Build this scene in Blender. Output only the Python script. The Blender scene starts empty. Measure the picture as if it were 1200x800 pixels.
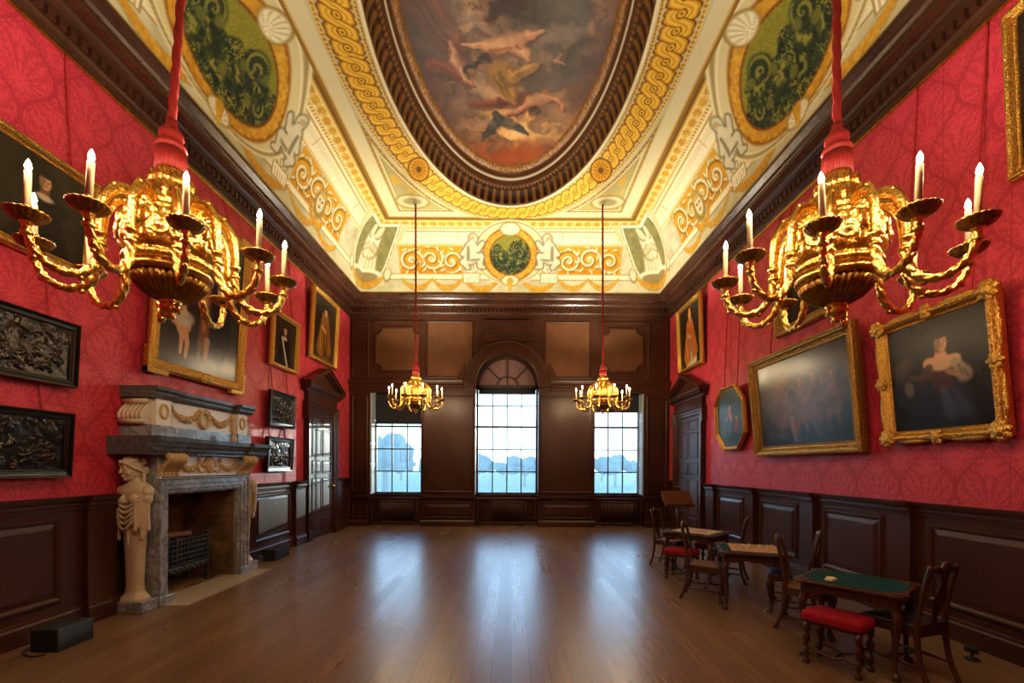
import bpy, math, random
import numpy as np
from mathutils import Vector, Matrix, Euler
PI = math.pi
random.seed(7)
SC = bpy.context.scene
COL = SC.collection

# ------------------------------------------------------------------ room measures (metres; camera stands at x=0, y=0)
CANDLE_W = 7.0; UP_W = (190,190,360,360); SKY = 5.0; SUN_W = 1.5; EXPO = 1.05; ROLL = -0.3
XL, XR, YE, YN = -4.73, 4.57, 13.0, -1.2
XM = (XL + XR) / 2
ZFIL, ZCOR, ZCEIL = 6.06, 6.57, 8.10
DADO_L, DADO_R = 1.40, 1.37

# ------------------------------------------------------------------ mesh helpers
class MB:
    """collects shapes and links them as one mesh object"""
    def __init__(s): s.v, s.f, s.sm = [], [], []
    def add(s, vs, fs, smooth=False, mat=None):
        b = len(s.v)
        if mat is not None: vs = [mat @ Vector(v) for v in vs]
        s.v.extend([tuple(v) for v in vs])
        s.f.extend([tuple(b + i for i in f) for f in fs]); s.sm.extend([smooth] * len(fs))
        return s
    def box(s, x0, x1, y0, y1, z0, z1, mat=None):
        vs = [(x, y, z) for z in (z0, z1) for y in (y0, y1) for x in (x0, x1)]
        return s.add(vs, [(0,2,3,1),(4,5,7,6),(0,1,5,4),(2,6,7,3),(0,4,6,2),(1,3,7,5)], False, mat)
    def rbox(s, x0, x1, y0, y1, z0, z1, r, mat=None, smooth=False):
        """box with chamfered edges"""
        vs, idx = [], {}
        for ix, X in enumerate((x0, x1)):
            for iy, Y in enumerate((y0, y1)):
                for iz, Z in enumerate((z0, z1)):
                    sx, sy, sz = (1,-1)[ix], (1,-1)[iy], (1,-1)[iz]
                    for k, d in enumerate(((0,r,r),(r,0,r),(r,r,0))):
                        idx[ix,iy,iz,k] = len(vs); vs.append((X+sx*d[0], Y+sy*d[1], Z+sz*d[2]))
        I = lambda a,b,c,k: idx[a,b,c,k]
        fs = []
        for a in (0,1):
            q=[I(a,0,0,0),I(a,1,0,0),I(a,1,1,0),I(a,0,1,0)]; fs.append(q if a else q[::-1])
            q=[I(0,a,0,1),I(0,a,1,1),I(1,a,1,1),I(1,a,0,1)]; fs.append(q if a else q[::-1])
            q=[I(0,0,a,2),I(1,0,a,2),I(1,1,a,2),I(0,1,a,2)]; fs.append(q if a else q[::-1])
        for a in (0,1):
            for b in (0,1):
                q=[I(a,b,0,0),I(a,b,1,0),I(a,b,1,1),I(a,b,0,1)]; fs.append(q if (a==b) else q[::-1])
                q=[I(a,0,b,0),I(a,0,b,2),I(a,1,b,2),I(a,1,b,0)]; fs.append(q if (a==b) else q[::-1])
                q=[I(0,a,b,1),I(1,a,b,1),I(1,a,b,2),I(0,a,b,2)]; fs.append(q if (a==b) else q[::-1])
        for a in (0,1):
            for b in (0,1):
                for c in (0,1):
                    q=[I(a,b,c,0),I(a,b,c,1),I(a,b,c,2)]; fs.append(q if (a+b+c)%2 else q[::-1])
        return s.add(vs, fs, smooth, mat)
    def lathe(s, prof, n=32, mat=None, sy=1.0, rad=None, smooth=True, cap=True):
        """prof = [(r, z)] bottom to top; rad(theta, k) multiplies the radius"""
        vs, fs = [], []
        for k, (r, z) in enumerate(prof):
            for i in range(n):
                t = 2*PI*i/n; rr = r*(rad(t, k) if rad else 1)
                vs.append((rr*math.cos(t), sy*rr*math.sin(t), z))
        for k in range(len(prof)-1):
            for i in range(n):
                j = (i+1) % n; fs.append((k*n+i, k*n+j, (k+1)*n+j, (k+1)*n+i))
        if cap:
            fs.append(tuple(range(n))[::-1]); m=(len(prof)-1)*n; fs.append(tuple(m+i for i in range(n)))
        return s.add(vs, fs, smooth, mat)
    def tube(s, pts, rad, n=10, mat=None, flat=(1,1), smooth=True, twist=None, up=(0,0,1), close=False):
        pts = [Vector(p) for p in pts]; m = len(pts)
        if not isinstance(rad, (list, tuple)): rad = [rad]*m
        vs, fs = [], []; prevN = None
        for k, p in enumerate(pts):
            a = pts[(k-1) % m] if close else pts[max(k-1,0)]; b = pts[(k+1) % m] if close else pts[min(k+1,m-1)]
            t = (b-a).normalized()
            if prevN is None:
                u = Vector(up)
                if abs(u.dot(t)) > .95: u = Vector((1,0,0))
                N = (u - t*u.dot(t)).normalized()
            else:
                N = (prevN - t*prevN.dot(t)).normalized()
            prevN = N; B = t.cross(N)
            for i in range(n):
                th = 2*PI*i/n; rr = rad[k]*(twist(th, k) if twist else 1)
                vs.append(p + N*(rr*flat[0]*math.cos(th)) + B*(rr*flat[1]*math.sin(th)))
        for k in range(m if close else m-1):
            for i in range(n):
                j=(i+1)%n; k2=(k+1)%m; fs.append((k*n+i, k*n+j, k2*n+j, k2*n+i))
        if not close:
            fs.append(tuple(range(n))[::-1]); fs.append(tuple((m-1)*n+i for i in range(n)))
        return s.add(vs, fs, smooth, mat)
    def ball(s, c, r, n=12, m=8, mat=None, rot=None):
        """ellipsoid; r a number or (rx, ry, rz)"""
        if not isinstance(r, (tuple, list)): r = (r, r, r)
        vs, fs = [(0,0,-r[2])], []
        for k in range(1, m):
            ph = -PI/2 + PI*k/m
            for i in range(n):
                t=2*PI*i/n; vs.append((r[0]*math.cos(ph)*math.cos(t), r[1]*math.cos(ph)*math.sin(t), r[2]*math.sin(ph)))
        vs.append((0,0,r[2])); last=len(vs)-1
        for i in range(n):
            j=(i+1)%n; fs.append((0, 1+j, 1+i)); fs.append((last, last-n+i, last-n+j))
        for k in range(m-2):
            for i in range(n):
                j=(i+1)%n; a=1+k*n; fs.append((a+i, a+j, a+n+j, a+n+i))
        M = Matrix.Translation(Vector(c))
        if rot: M = M @ Euler(rot).to_matrix().to_4x4()
        if mat is not None: M = mat @ M
        return s.add(vs, fs, True, M)
    def prism(s, poly, d0, d1, axis='y', mat=None, smooth=False):
        """poly in the plane across AXIS, extruded from d0 to d1 (poly counter-clockwise seen from -axis for 'y')"""
        n = len(poly)
        P = {'y': lambda a,b,d:(a,d,b), 'x': lambda a,b,d:(d,a,b), 'z': lambda a,b,d:(a,b,d)}[axis]
        vs = [P(a,b,d0) for a,b in poly] + [P(a,b,d1) for a,b in poly]
        fs = [tuple(range(n)), tuple(range(2*n-1, n-1, -1))]
        for i in range(n):
            j=(i+1)%n; fs.append((i, i+n, j+n, j))
        return s.add(vs, fs, smooth, mat)
    def frame(s, w, h, prof, x0=0, z0=0, mat=None, smooth=False, div=1):
        """mitred frame round an opening w x h centred on (x0, z0) in the xz plane; prof = [(outward, y)]"""
        vs, fs = [], []
        cs = [(-1,-1),(1,-1),(1,1),(-1,1)]; n = len(prof)
        for (sx, sz) in cs:
            for (o, y) in prof: vs.append((x0+sx*(w/2+o), y, z0+sz*(h/2+o)))
        for c in range(4):
            d=(c+1)%4
            for k in range(n-1): fs.append((c*n+k, c*n+k+1, d*n+k+1, d*n+k))
        return s.add(vs, fs, smooth, mat)
    def build(s, name, mat, parent=None, loc=None, rot=None, fixn=True):
        me = bpy.data.meshes.new(name); me.from_pydata(s.v, [], s.f)
        me.polygons.foreach_set('use_smooth', s.sm); me.update()
        if fixn:
            import bmesh
            bm = bmesh.new(); bm.from_mesh(me); bmesh.ops.recalc_face_normals(bm, faces=bm.faces); bm.to_mesh(me); bm.free()
        me.materials.append(mat)
        o = bpy.data.objects.new(name, me); COL.objects.link(o)
        if parent is not None: o.parent = parent
        if loc is not None: o.location = loc
        if rot is not None: o.rotation_euler = rot
        return o

def xform(loc=(0,0,0), rot=(0,0,0), sc=(1,1,1)):
    return Matrix.Translation(Vector(loc)) @ Euler(rot).to_matrix().to_4x4() @ Matrix.Diagonal((*sc, 1))
def tag(o, label=None, cat=None, group=None, kind=None):
    if label: o['label'] = label
    if cat: o['category'] = cat
    if group: o['group'] = group
    if kind: o['kind'] = kind
    return o
def empty(name, loc=(0,0,0), rot=(0,0,0)):
    o = bpy.data.objects.new(name, None); COL.objects.link(o); o.location = loc; o.rotation_euler = rot; o.empty_display_size = .1
    return o
def copy_tree(o, parent=None):
    c = o.copy(); COL.objects.link(c); c.parent = parent
    for ch in o.children: copy_tree(ch, c)
    return c
def bevel(o, w=.004, seg=2):
    m = o.modifiers.new('edge', 'BEVEL'); m.width = w; m.segments = seg; m.limit_method = 'ANGLE'; m.angle_limit = math.radians(40)
    return o
_tn = [0]
def trim(mb, mat):
    _tn[0] += 1
    return tag(mb.build('trim_%d' % _tn[0], mat), kind='structure')

# ------------------------------------------------------------------ numpy painting
def lin(c):
    c = np.asarray(c, float)/255.0
    return np.where(c <= .04045, c/12.92, ((c+.055)/1.055)**2.4)
_NT = np.random.RandomState(3).rand(256, 256)
def vnoise(x, y, seed=0):
    x = x + seed*17.31; y = y + seed*9.73
    xi = np.floor(x).astype(int); yi = np.floor(y).astype(int); fx = x-xi; fy = y-yi
    fx = fx*fx*(3-2*fx); fy = fy*fy*(3-2*fy)
    g = lambda a, b: _NT[a & 255, b & 255]
    return (g(xi,yi)*(1-fx)+g(xi+1,yi)*fx)*(1-fy) + (g(xi,yi+1)*(1-fx)+g(xi+1,yi+1)*fx)*fy
def fbm(x, y, sc=1.0, seed=0, octv=4):
    v = 0; a = .5; t = 0
    for k in range(octv):
        v = v + a*vnoise(x*sc, y*sc, seed+k); t += a; sc *= 2.03; a *= .55
    return v/t
def sst(a, b, x):
    t = np.clip((x-a)/(b-a), 0, 1); return t*t*(3-2*t)
def mix(C, m, col):
    m = np.clip(m, 0, 1)[..., None]
    return C*(1-m) + np.asarray(col, float)*m
def ell(X, Y, cx, cy, rx, ry, rot=0, soft=.15):
    c, s = math.cos(rot), math.sin(rot); dx, dy = X-cx, Y-cy
    r = np.sqrt(((dx*c+dy*s)/rx)**2 + ((-dx*s+dy*c)/ry)**2)
    return 1 - sst(1-soft, 1+soft, r)
def cap(X, Y, x0, y0, x1, y1, r0, r1, soft=.2):
    dx, dy = x1-x0, y1-y0; L = dx*dx+dy*dy+1e-9
    t = np.clip(((X-x0)*dx+(Y-y0)*dy)/L, 0, 1)
    d = np.hypot(X-x0-t*dx, Y-y0-t*dy)/(r0+(r1-r0)*t)
    return 1 - sst(1-soft, 1+soft, d)
def spiral(X, Y, cx, cy, R, hand, ph, w, turns=2.2):
    dx, dy = X-cx, Y-cy; r = np.hypot(dx, dy); th = hand*np.arctan2(dy, dx) + ph
    f = (turns*(r/R)**.8 - th/(2*PI)) % 1.0
    d = np.abs(f-.5)*R/turns
    return (1-sst(w*.7, w*1.25, d)) * (1-sst(R*.95, R*1.03, r))
def strokes(X, Y, C, L):
    """L: ('e', cx, cy, rx, ry, rot, soft, rgb, a) or ('c', x0, y0, x1, y1, r0, r1, soft, rgb, a)"""
    for q in L:
        if q[0] == 'e': m = ell(X, Y, *q[1:7])
        else: m = cap(X, Y, *q[1:8])
        C = mix(C, m*q[-1], q[-2])
    return C
def color_grid(name, P, C, mat, parent=None, mask=None, smooth=True):
    """P (n, m, 3) points, C (n, m, 3) sRGB 0-255; mask of cells to keep"""
    n, m = P.shape[:2]
    idx = np.arange(n*m).reshape(n, m)
    F = np.stack([idx[:-1,:-1], idx[:-1,1:], idx[1:,1:], idx[1:,:-1]], -1)
    F = F[mask] if mask is not None else F.reshape(-1, 4)
    return color_mesh(name, P.reshape(-1,3), F, C.reshape(-1,3), mat, parent, smooth)
def color_mesh(name, V, F, C, mat, parent=None, smooth=True):
    me = bpy.data.meshes.new(name)
    me.vertices.add(len(V)); me.vertices.foreach_set('co', np.ascontiguousarray(V, dtype=np.float32).ravel())
    me.loops.add(len(F)*4); me.polygons.add(len(F))
    me.loops.foreach_set('vertex_index', np.ascontiguousarray(F, dtype=np.int32).ravel())
    me.polygons.foreach_set('loop_start', np.arange(0, len(F)*4, 4, dtype=np.int32))
    me.update(calc_edges=True)
    me.polygons.foreach_set('use_smooth', [smooth]*len(F))
    at = me.color_attributes.new('paint', 'FLOAT_COLOR', 'POINT')
    A = np.ones((len(V), 4), np.float32); A[:, :3] = lin(np.clip(C, 0, 255))
    at.data.foreach_set('color', A.ravel())
    me.validate(); me.materials.append(mat)
    o = bpy.data.objects.new(name, me); COL.objects.link(o)
    if parent is not None: o.parent = parent
    return o

# ------------------------------------------------------------------ materials
class NT:
    def __init__(s, name):
        s.m = bpy.data.materials.new(name); s.m.use_nodes = True; s.t = s.m.node_tree; s.t.nodes.clear()
        s.out = s.n('ShaderNodeOutputMaterial'); s.b = s.n('ShaderNodeBsdfPrincipled'); s.l(s.b.outputs[0], s.out.inputs[0])
        s._tc = None
    def n(s, t, **k):
        x = s.t.nodes.new(t)
        for a, v in k.items(): setattr(x, a, v)
        return x
    def l(s, a, b): s.t.links.new(a, b)
    def set(s, node, name, v):
        i = node.inputs[name]
        if hasattr(v, 'links'): s.l(v, i)
        elif isinstance(v, (tuple, list)) and len(v) == 3 and i.type == 'RGBA': i.default_value = (*v, 1)
        else: i.default_value = v
    def obj(s):
        if s._tc is None: s._tc = s.n('ShaderNodeTexCoord')
        return s._tc.outputs['Object']
    def map(s, v, sc=(1,1,1), rot=(0,0,0)):
        x = s.n('ShaderNodeMapping'); s.l(v, x.inputs[0]); x.inputs['Scale'].default_value = sc; x.inputs['Rotation'].default_value = rot
        return x.outputs[0]
    def noise(s, v, sc=5, det=4, rough=.55, dist=0):
        x = s.n('ShaderNodeTexNoise'); s.l(v, x.inputs['Vector']); s.set(x,'Scale',sc); s.set(x,'Detail',det); s.set(x,'Roughness',rough); s.set(x,'Distortion',dist)
        return x.outputs['Fac']
    def vor(s, v, sc=5, feat='F1'):
        x = s.n('ShaderNodeTexVoronoi', feature=feat); s.l(v, x.inputs['Vector']); s.set(x,'Scale',sc); return x.outputs['Distance']
    def ma(s, op, a, b=None, c=None):
        x = s.n('ShaderNodeMath', operation=op)
        for i, v in enumerate((a, b, c)):
            if v is None: continue
            if hasattr(v, 'links'): s.l(v, x.inputs[i])
            else: x.inputs[i].default_value = v
        return x.outputs[0]
    def ramp(s, f, stops):
        x = s.n('ShaderNodeValToRGB'); s.l(f, x.inputs[0]); e = x.color_ramp.elements
        while len(e) < len(stops): e.new(.5)
        for el, (p, c) in zip(e, stops): el.position = p; el.color = (*c, 1)
        return x.outputs[0]
    def mixc(s, f, a, b, mode='MIX'):
        x = s.n('ShaderNodeMix', data_type='RGBA', blend_type=mode)
        for i, v in ((0, f), (6, a), (7, b)):
            if hasattr(v, 'links'): s.l(v, x.inputs[i])
            elif i: x.inputs[i].default_value = (*v, 1)
            else: x.inputs[i].default_value = v
        return x.outputs[2]
    def xyz(s, v):
        x = s.n('ShaderNodeSeparateXYZ'); s.l(v, x.inputs[0]); return x.outputs
    def comb(s, a, b, c=0.0):
        x = s.n('ShaderNodeCombineXYZ')
        for i, v in enumerate((a, b, c)):
            if hasattr(v, 'links'): s.l(v, x.inputs[i])
            else: x.inputs[i].default_value = v
        return x.outputs[0]
    def bump(s, h, st=.3, dist=.01):
        x = s.n('ShaderNodeBump'); s.l(h, x.inputs['Height']); s.set(x,'Strength',st); s.set(x,'Distance',dist); s.l(x.outputs[0], s.b.inputs['Normal'])
    def P(s, col=None, rough=None, metal=None, spec=None, **k):
        if col is not None: s.set(s.b, 'Base Color', col)
        if rough is not None: s.set(s.b, 'Roughness', rough)
        if metal is not None: s.set(s.b, 'Metallic', metal)
        if spec is not None: s.set(s.b, 'Specular IOR Level', spec)
        for a, v in k.items(): s.set(s.b, a.replace('_', ' '), v)
        return s.m

def m_wood(name, dark, light, rough=.35, grain=(7,7,.55), spec=.5):
    t = NT(name); v = t.map(t.obj(), grain)
    f = t.noise(v, 3.2, 6, .62, .6)
    c = t.ramp(f, [(.28, dark), (.55, tuple((a+b)/2 for a, b in zip(dark, light))), (.76, light)])
    big = t.noise(t.obj(), .9, 2)
    c = t.mixc(.5, c, t.ramp(big, [(.3, tuple(.55*a for a in dark)), (.7, light)]), 'MIX')
    t.bump(f, .025, .002)
    return t.P(c, t.ma('MULTIPLY_ADD', f, .18, rough-.09), 0, spec)
def m_gold(name, col=(.80,.46,.09), rough=.28, sc=26, st=.5, dark=.45):
    t = NT(name); h = t.noise(t.obj(), sc, 4, .6); w = t.vor(t.obj(), sc*1.4)
    hh = t.ma('ADD', h, t.ma('MULTIPLY', w, .7))
    c = t.mixc(t.ramp(h, [(.32,(0,0,0)),(.62,(1,1,1))]), tuple(a*dark for a in col), col)
    t.bump(hh, st, .012)
    return t.P(c, rough, 1.0)
def m_plain(name, col, rough=.5, metal=0, sc=12, var=.12, bump=0, spec=.5):
    t = NT(name); f = t.noise(t.obj(), sc, 3)
    c = t.mixc(f, tuple(a*(1-var) for a in col), tuple(min(1, a*(1+var)) for a in col))
    if bump: t.bump(f, bump, .006)
    return t.P(c, rough, metal, spec)
def m_paint(name, rough=.8, spec=.25, bump=0):
    t = NT(name); a = t.n('ShaderNodeAttribute', attribute_name='paint')
    if bump: t.bump(t.noise(t.obj(), 90, 3), bump, .002)
    return t.P(a.outputs['Color'], rough, 0, spec)
def m_marble(name, base, vein, sc=3.0, rough=.3, amt=.5):
    t = NT(name); n = t.noise(t.obj(), sc, 6, .65, 1.6)
    v = t.ramp(n, [(.40, (0,0,0)), (.5, (1,1,1)), (.6, (0,0,0))])
    big = t.noise(t.obj(), sc*.6, 3)
    c = t.mixc(t.ma('MULTIPLY', v, amt), t.mixc(big, tuple(.82*a for a in base), base), vein)
    return t.P(c, rough, 0, .5)

def m_damask():
    t = NT('crimson_silk_damask'); X = t.xyz(t.obj()); u, v = X[1], X[2]
    PU, PV = .66, 1.02
    a = t.ma('PINGPONG', u, PU/2)
    vm = t.ma('FLOORED_MODULO', v, PV)
    cosv = t.ma('COSINE', t.ma('MULTIPLY', v, 2*PI/PV))
    line = t.ma('MULTIPLY_ADD', cosv, PU/4, PU/4)
    mir = t.comb(a, vm)
    n1 = t.noise(mir, 34, 2, .5); n2 = t.noise(mir, 15, 3, .55, .8)
    dist = t.ma('ABSOLUTE', t.ma('SUBTRACT', a, line))
    dj = t.ma('ADD', dist, t.ma('MULTIPLY', t.ma('SUBTRACT', n1, .5), .05))
    l1 = t.ma('SUBTRACT', 1, t.ma('SMOOTHSTEP' if False else 'GREATER_THAN', dj, .026))
    l2 = t.ma('MULTIPLY', t.ma('GREATER_THAN', dj, .044), t.ma('LESS_THAN', dj, .054))
    # foliage and palmettes in both families of ogee cells
    def palm(a0, v0):
        dx = t.ma('ABSOLUTE', t.ma('SUBTRACT', a, a0))
        dv = t.ma('SUBTRACT', t.ma('FLOORED_MODULO', t.ma('ADD', v, PV/2-v0), PV), PV/2)
        ang = t.ma('ARCTAN2', dx, t.ma('ADD', dv, .2)); rr = t.ma('SQRT', t.ma('ADD', t.ma('MULTIPLY', dx, dx), t.ma('MULTIPLY', t.ma('ADD', dv, .2), t.ma('ADD', dv, .2))))
        ray = t.ma('GREATER_THAN', t.ma('SINE', t.ma('ADD', t.ma('MULTIPLY', ang, 19.0), t.ma('MULTIPLY', n1, 9.0))), .0)
        rim = t.ma('MULTIPLY', t.ma('GREATER_THAN', rr, .09), t.ma('LESS_THAN', rr, t.ma('ADD', .30, t.ma('MULTIPLY', t.ma('SINE', t.ma('MULTIPLY', ang, 9.0)), .035))))
        return t.ma('MULTIPLY', ray, rim)
    pal = t.ma('MAXIMUM', palm(0.0, 0.0), palm(PU/2, PV/2))
    fol = t.ma('MULTIPLY', t.ma('GREATER_THAN', t.noise(mir, 26, 4, .6, 1.2), .55), t.ma('GREATER_THAN', dist, .05))
    pat = t.ma('MINIMUM', 1, t.ma('ADD', t.ma('MAXIMUM', l1, l2), t.ma('MULTIPLY', t.ma('MAXIMUM', pal, fol), .75)))
    seam = t.ma('LESS_THAN', t.ma('ABSOLUTE', t.ma('SUBTRACT', t.ma('FLOORED_MODULO', t.ma('ADD', u, .18), PU), PU/2)), .006)
    c = t.mixc(t.ma('MULTIPLY', pat, .82), (.645,.043,.076), (.37,.0135,.036))
    c = t.mixc(t.ma('MULTIPLY', seam, .55), c, (.22,.005,.01))
    cl = t.noise(t.obj(), .8, 2)
    c = t.mixc(t.ma('MULTIPLY', cl, .22), c, (.30,.012,.02))
    return t.P(c, t.ma('MULTIPLY_ADD', pat, .15, .46), 0, .35, Sheen_Weight=.12, Sheen_Roughness=.4)

def m_floor():
    t = NT('oak_floorboards'); X = t.xyz(t.obj())
    bw = .165
    bi = t.ma('FLOOR', t.ma('DIVIDE', X[0], bw)); fr = t.ma('FRACT', t.ma('DIVIDE', X[0], bw))
    wn = t.n('ShaderNodeTexWhiteNoise', noise_dimensions='1D'); t.l(bi, wn.inputs['W'])
    yy = t.ma('ADD', t.ma('DIVIDE', X[1], 2.9), t.ma('MULTIPLY', wn.outputs['Value'], 7.0))
    bj = t.ma('FLOOR', yy); fy = t.ma('FRACT', yy)
    w2 = t.n('ShaderNodeTexWhiteNoise', noise_dimensions='2D'); t.l(t.comb(bi, bj), w2.inputs['Vector'])
    rv = w2.outputs['Value']
    off = t.comb(t.ma('ADD', X[0], t.ma('MULTIPLY', rv, 9.0)), X[1], rv)
    g = t.noise(t.map(off, (16,1.0,1)), 2.4, 7, .65, .8)
    gap = t.ma('MAXIMUM', t.ma('GREATER_THAN', t.ma('ABSOLUTE', t.ma('SUBTRACT', fr, .5)), .483), t.ma('GREATER_THAN', t.ma('ABSOLUTE', t.ma('SUBTRACT', fy, .5)), .4985))
    c = t.ramp(g, [(.25,(.125,.064,.030)),(.5,(.22,.122,.060)),(.75,(.31,.185,.096))])
    c = t.mixc(t.ma('MULTIPLY', rv, .55), c, (.095,.049,.024))
    worn = t.ramp(t.noise(t.map(t.obj(), (.8,.35,1)), 1.2, 5, .6), [(.36,(0,0,0)),(.74,(1,1,1))])
    c = t.mixc(t.ma('MULTIPLY', worn, .3), c, (.24,.15,.085))
    c = t.mixc(t.ma('MULTIPLY', gap, .85), c, (.02,.009,.004))
    t.bump(t.ma('SUBTRACT', 1.0, gap), .10, .003)
    r = t.ma('ADD', t.ma('MULTIPLY_ADD', g, .05, .24), t.ma('MULTIPLY_ADD', worn, .03, t.ma('MULTIPLY', rv, .05)))
    return t.P(c, r, 0, .5)

def m_brick():
    t = NT('sooty_brick'); X = t.xyz(t.obj())
    br = t.n('ShaderNodeTexBrick'); t.l(t.comb(t.ma('ADD', X[0], X[1]), X[2]), br.inputs['Vector'])
    for k, v in (('Scale', 1.0), ('Mortar Size', .006), ('Brick Width', .2), ('Row Height', .065)): t.set(br, k, v)
    t.set(br, 'Color1', (.30,.16,.07)); t.set(br, 'Color2', (.18,.095,.045)); t.set(br, 'Mortar', (.22,.16,.10))
    soot = t.noise(t.obj(), 3.0, 4)
    c = t.mixc(t.ramp(soot, [(.35,(0,0,0)),(.7,(.8,.8,.8))]), br.outputs['Color'], (.02,.014,.01))
    t.bump(br.outputs['Fac'], -.4, .01)
    return t.P(c, .9, 0, .1)
def m_emit(name, col, st):
    t = NT(name); t.P((1,.8,.5), .5); t.set(t.b,'Emission Color',col); t.set(t.b,'Emission Strength',st); return t.m
def m_glass():
    t = NT('window_glass'); t.t.nodes.remove(t.b)
    tr = t.n('ShaderNodeBsdfTransparent'); gl = t.n('ShaderNodeBsdfGlossy'); gl.inputs['Roughness'].default_value = .03
    fr = t.n('ShaderNodeFresnel'); mx = t.n('ShaderNodeMixShader')
    tr.inputs[0].default_value = (.93,.97,.98,1)
    t.l(t.ma('MULTIPLY', fr.outputs[0], .8), mx.inputs[0]); t.l(tr.outputs[0], mx.inputs[1]); t.l(gl.outputs[0], mx.inputs[2]); t.l(mx.outputs[0], t.out.inputs[0])
    return t.m
def m_gauze(name, dens, col):
    """thin sun-blind fabric: part open weave, part translucent thread"""
    t = NT(name); t.t.nodes.remove(t.b)
    tr = t.n('ShaderNodeBsdfTransparent'); tl = t.n('ShaderNodeBsdfTranslucent'); mx = t.n('ShaderNodeMixShader')
    tl.inputs[0].default_value = (*col, 1); tr.inputs[0].default_value = (.80,.93,1,1)
    f = t.noise(t.map(t.obj(), (5,5,.12)), 1.1, 2)
    t.l(t.ma('MULTIPLY_ADD', t.ma('SUBTRACT', f, .5), .45, dens), mx.inputs[0])
    t.l(tr.outputs[0], mx.inputs[1]); t.l(tl.outputs[0], mx.inputs[2]); t.l(mx.outputs[0], t.out.inputs[0])
    return t.m

M = {}
M['oak'] = m_wood('dark_oak_panelling', (.034,.0105,.0058), (.074,.0235,.0115), .33, spec=.34)
M['oak_h'] = m_wood('dark_oak_horizontal', (.022,.0078,.0045), (.075,.026,.013), .28, (1.1,.55,7))
M['oak_gold'] = m_wood('lighter_oak_field', (.075,.028,.011), (.155,.062,.024), .34)
M['furn'] = m_wood('walnut_furniture', (.026,.010,.005), (.095,.038,.017), .30, (14,14,1.6))
M['furn_h'] = m_wood('walnut_flat', (.034,.013,.006), (.115,.047,.02), .28, (2,14,14))
M['damask'] = m_damask(); M['floor'] = m_floor(); M['brick'] = m_brick(); M['glass'] = m_glass()
M['gold'] = m_gold('burnished_gilding', (.90,.56,.13), .25, 42, .32, .55); M['gold_frame'] = m_gold('gilt_frame', (.80,.46,.10), .33, 60, .6, .42)
M['gold_old'] = m_gold('aged_gilt_frame', (.46,.265,.065), .40, 46, .6, .35)
M['gold_plain'] = m_gold('plain_gilt', (.72,.42,.09), .3, 18, .12, .7)
M['black_wood'] = m_plain('ebonised_wood', (.006,.0055,.0055), .26, 0, 8, .3)
M['bronze'] = m_plain('dark_bronze', (.040,.033,.027), .24, .8, 20, .35, .1)
M['marble_grey'] = m_marble('grey_veined_marble', (.36,.38,.41), (.08,.085,.09), 2.6, .22, .7)
M['marble_dark'] = m_marble('dark_grey_marble', (.115,.12,.13), (.035,.037,.04), 4, .2, .6)
M['marble_cream'] = m_marble('cream_marble', (.66,.56,.42), (.42,.30,.17), 1.6, .38, .35)
M['marble_white'] = m_marble('white_marble', (.80,.77,.70), (.55,.50,.42), 2.0, .34, .3)
M['stone_gold'] = m_plain('golden_carved_stone', (.52,.36,.18), .5, 0, 22, .3, .4)
M['hearth'] = m_marble('hearth_stone', (.46,.38,.27), (.30,.23,.15), 1.5, .45, .4)
M['iron'] = m_plain('black_iron', (.045,.050,.056), .42, .5, 30, .3, .1)
M['terracotta'] = m_plain('rusty_bar', (.19,.065,.035), .7, 0, 30, .3, .3)
M['red_rope'] = m_plain('red_silk_rope', (.26,.011,.012), .6, 0, 60, .3, .4)
M['cord'] = m_plain('crimson_picture_cord', (.42,.014,.022), .6, 0, 60, .3, .4)
M['oak_door'] = m_wood('door_oak', (.040,.014,.008), (.085,.03,.016), .42, spec=.3)
M['red_seat'] = m_plain('crimson_velvet', (.30,.006,.018), .75, 0, 60, .2, .2, .2)
M['dark_seat'] = m_plain('dark_blue_leather', (.022,.024,.036), .38, 0, 40, .2, .2)
M['rush_seat'] = m_plain('brown_leather_seat', (.115,.055,.024), .42, 0, 50, .3, .3)
M['wax'] = m_plain('ivory_candle', (.80,.62,.36), .5, 0, 5, .08)
M['wax'].node_tree.nodes['Principled BSDF'].inputs['Subsurface Weight'].default_value = .0
M['flame'] = m_emit('candle_bulb', (1,.80,.48), 60)
M['gold_shaded'] = m_gold('shaded_gilding', (.42,.22,.05), .34, 30, .35, .45)  # chandelier gilding darkened; shade of the unlit undersides is in the colour
M['paint'] = m_paint('ceiling_paint', .75, .25); M['canvas'] = m_paint('varnished_oil_paint', .24, .22, .08)
M['ceil_canvas'] = m_paint('oil_on_plaster', .45, .4)
M['brass'] = m_plain('brass', (.75,.5,.18), .25, 1.0, 10, .1)
M['baize'] = m_plain('green_baize', (.008,.046,.050), .9, 0, 120, .25, .1, .1)
M['ivory'] = m_plain('ivory_card', (.75,.62,.38), .6, 0, 40, .1)
M['black_plastic'] = m_plain('matt_black_metal', (.006,.006,.006), .8, 0, 30, .2)
M['radiator'] = m_plain('brown_painted_iron', (.085,.036,.027), .4, .2, 10, .2)
M['blind'] = m_plain('dark_blind_fabric', (.020,.022,.028), .85, 0, 80, .2)
M['mauve'] = m_plain('mauve_blind_board', (.30,.17,.175), .8, 0, 10, .15)
M['sash'] = m_plain('painted_sash', (.035,.037,.04), .4, 0, 10, .1)
M['shutter'] = m_plain('grey_painted_shutter', (.36,.40,.42), .45, 0, 10, .1)
M['plaster'] = m_plain('plain_plaster', (.55,.50,.40), .9, 0, 5, .1)
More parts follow.
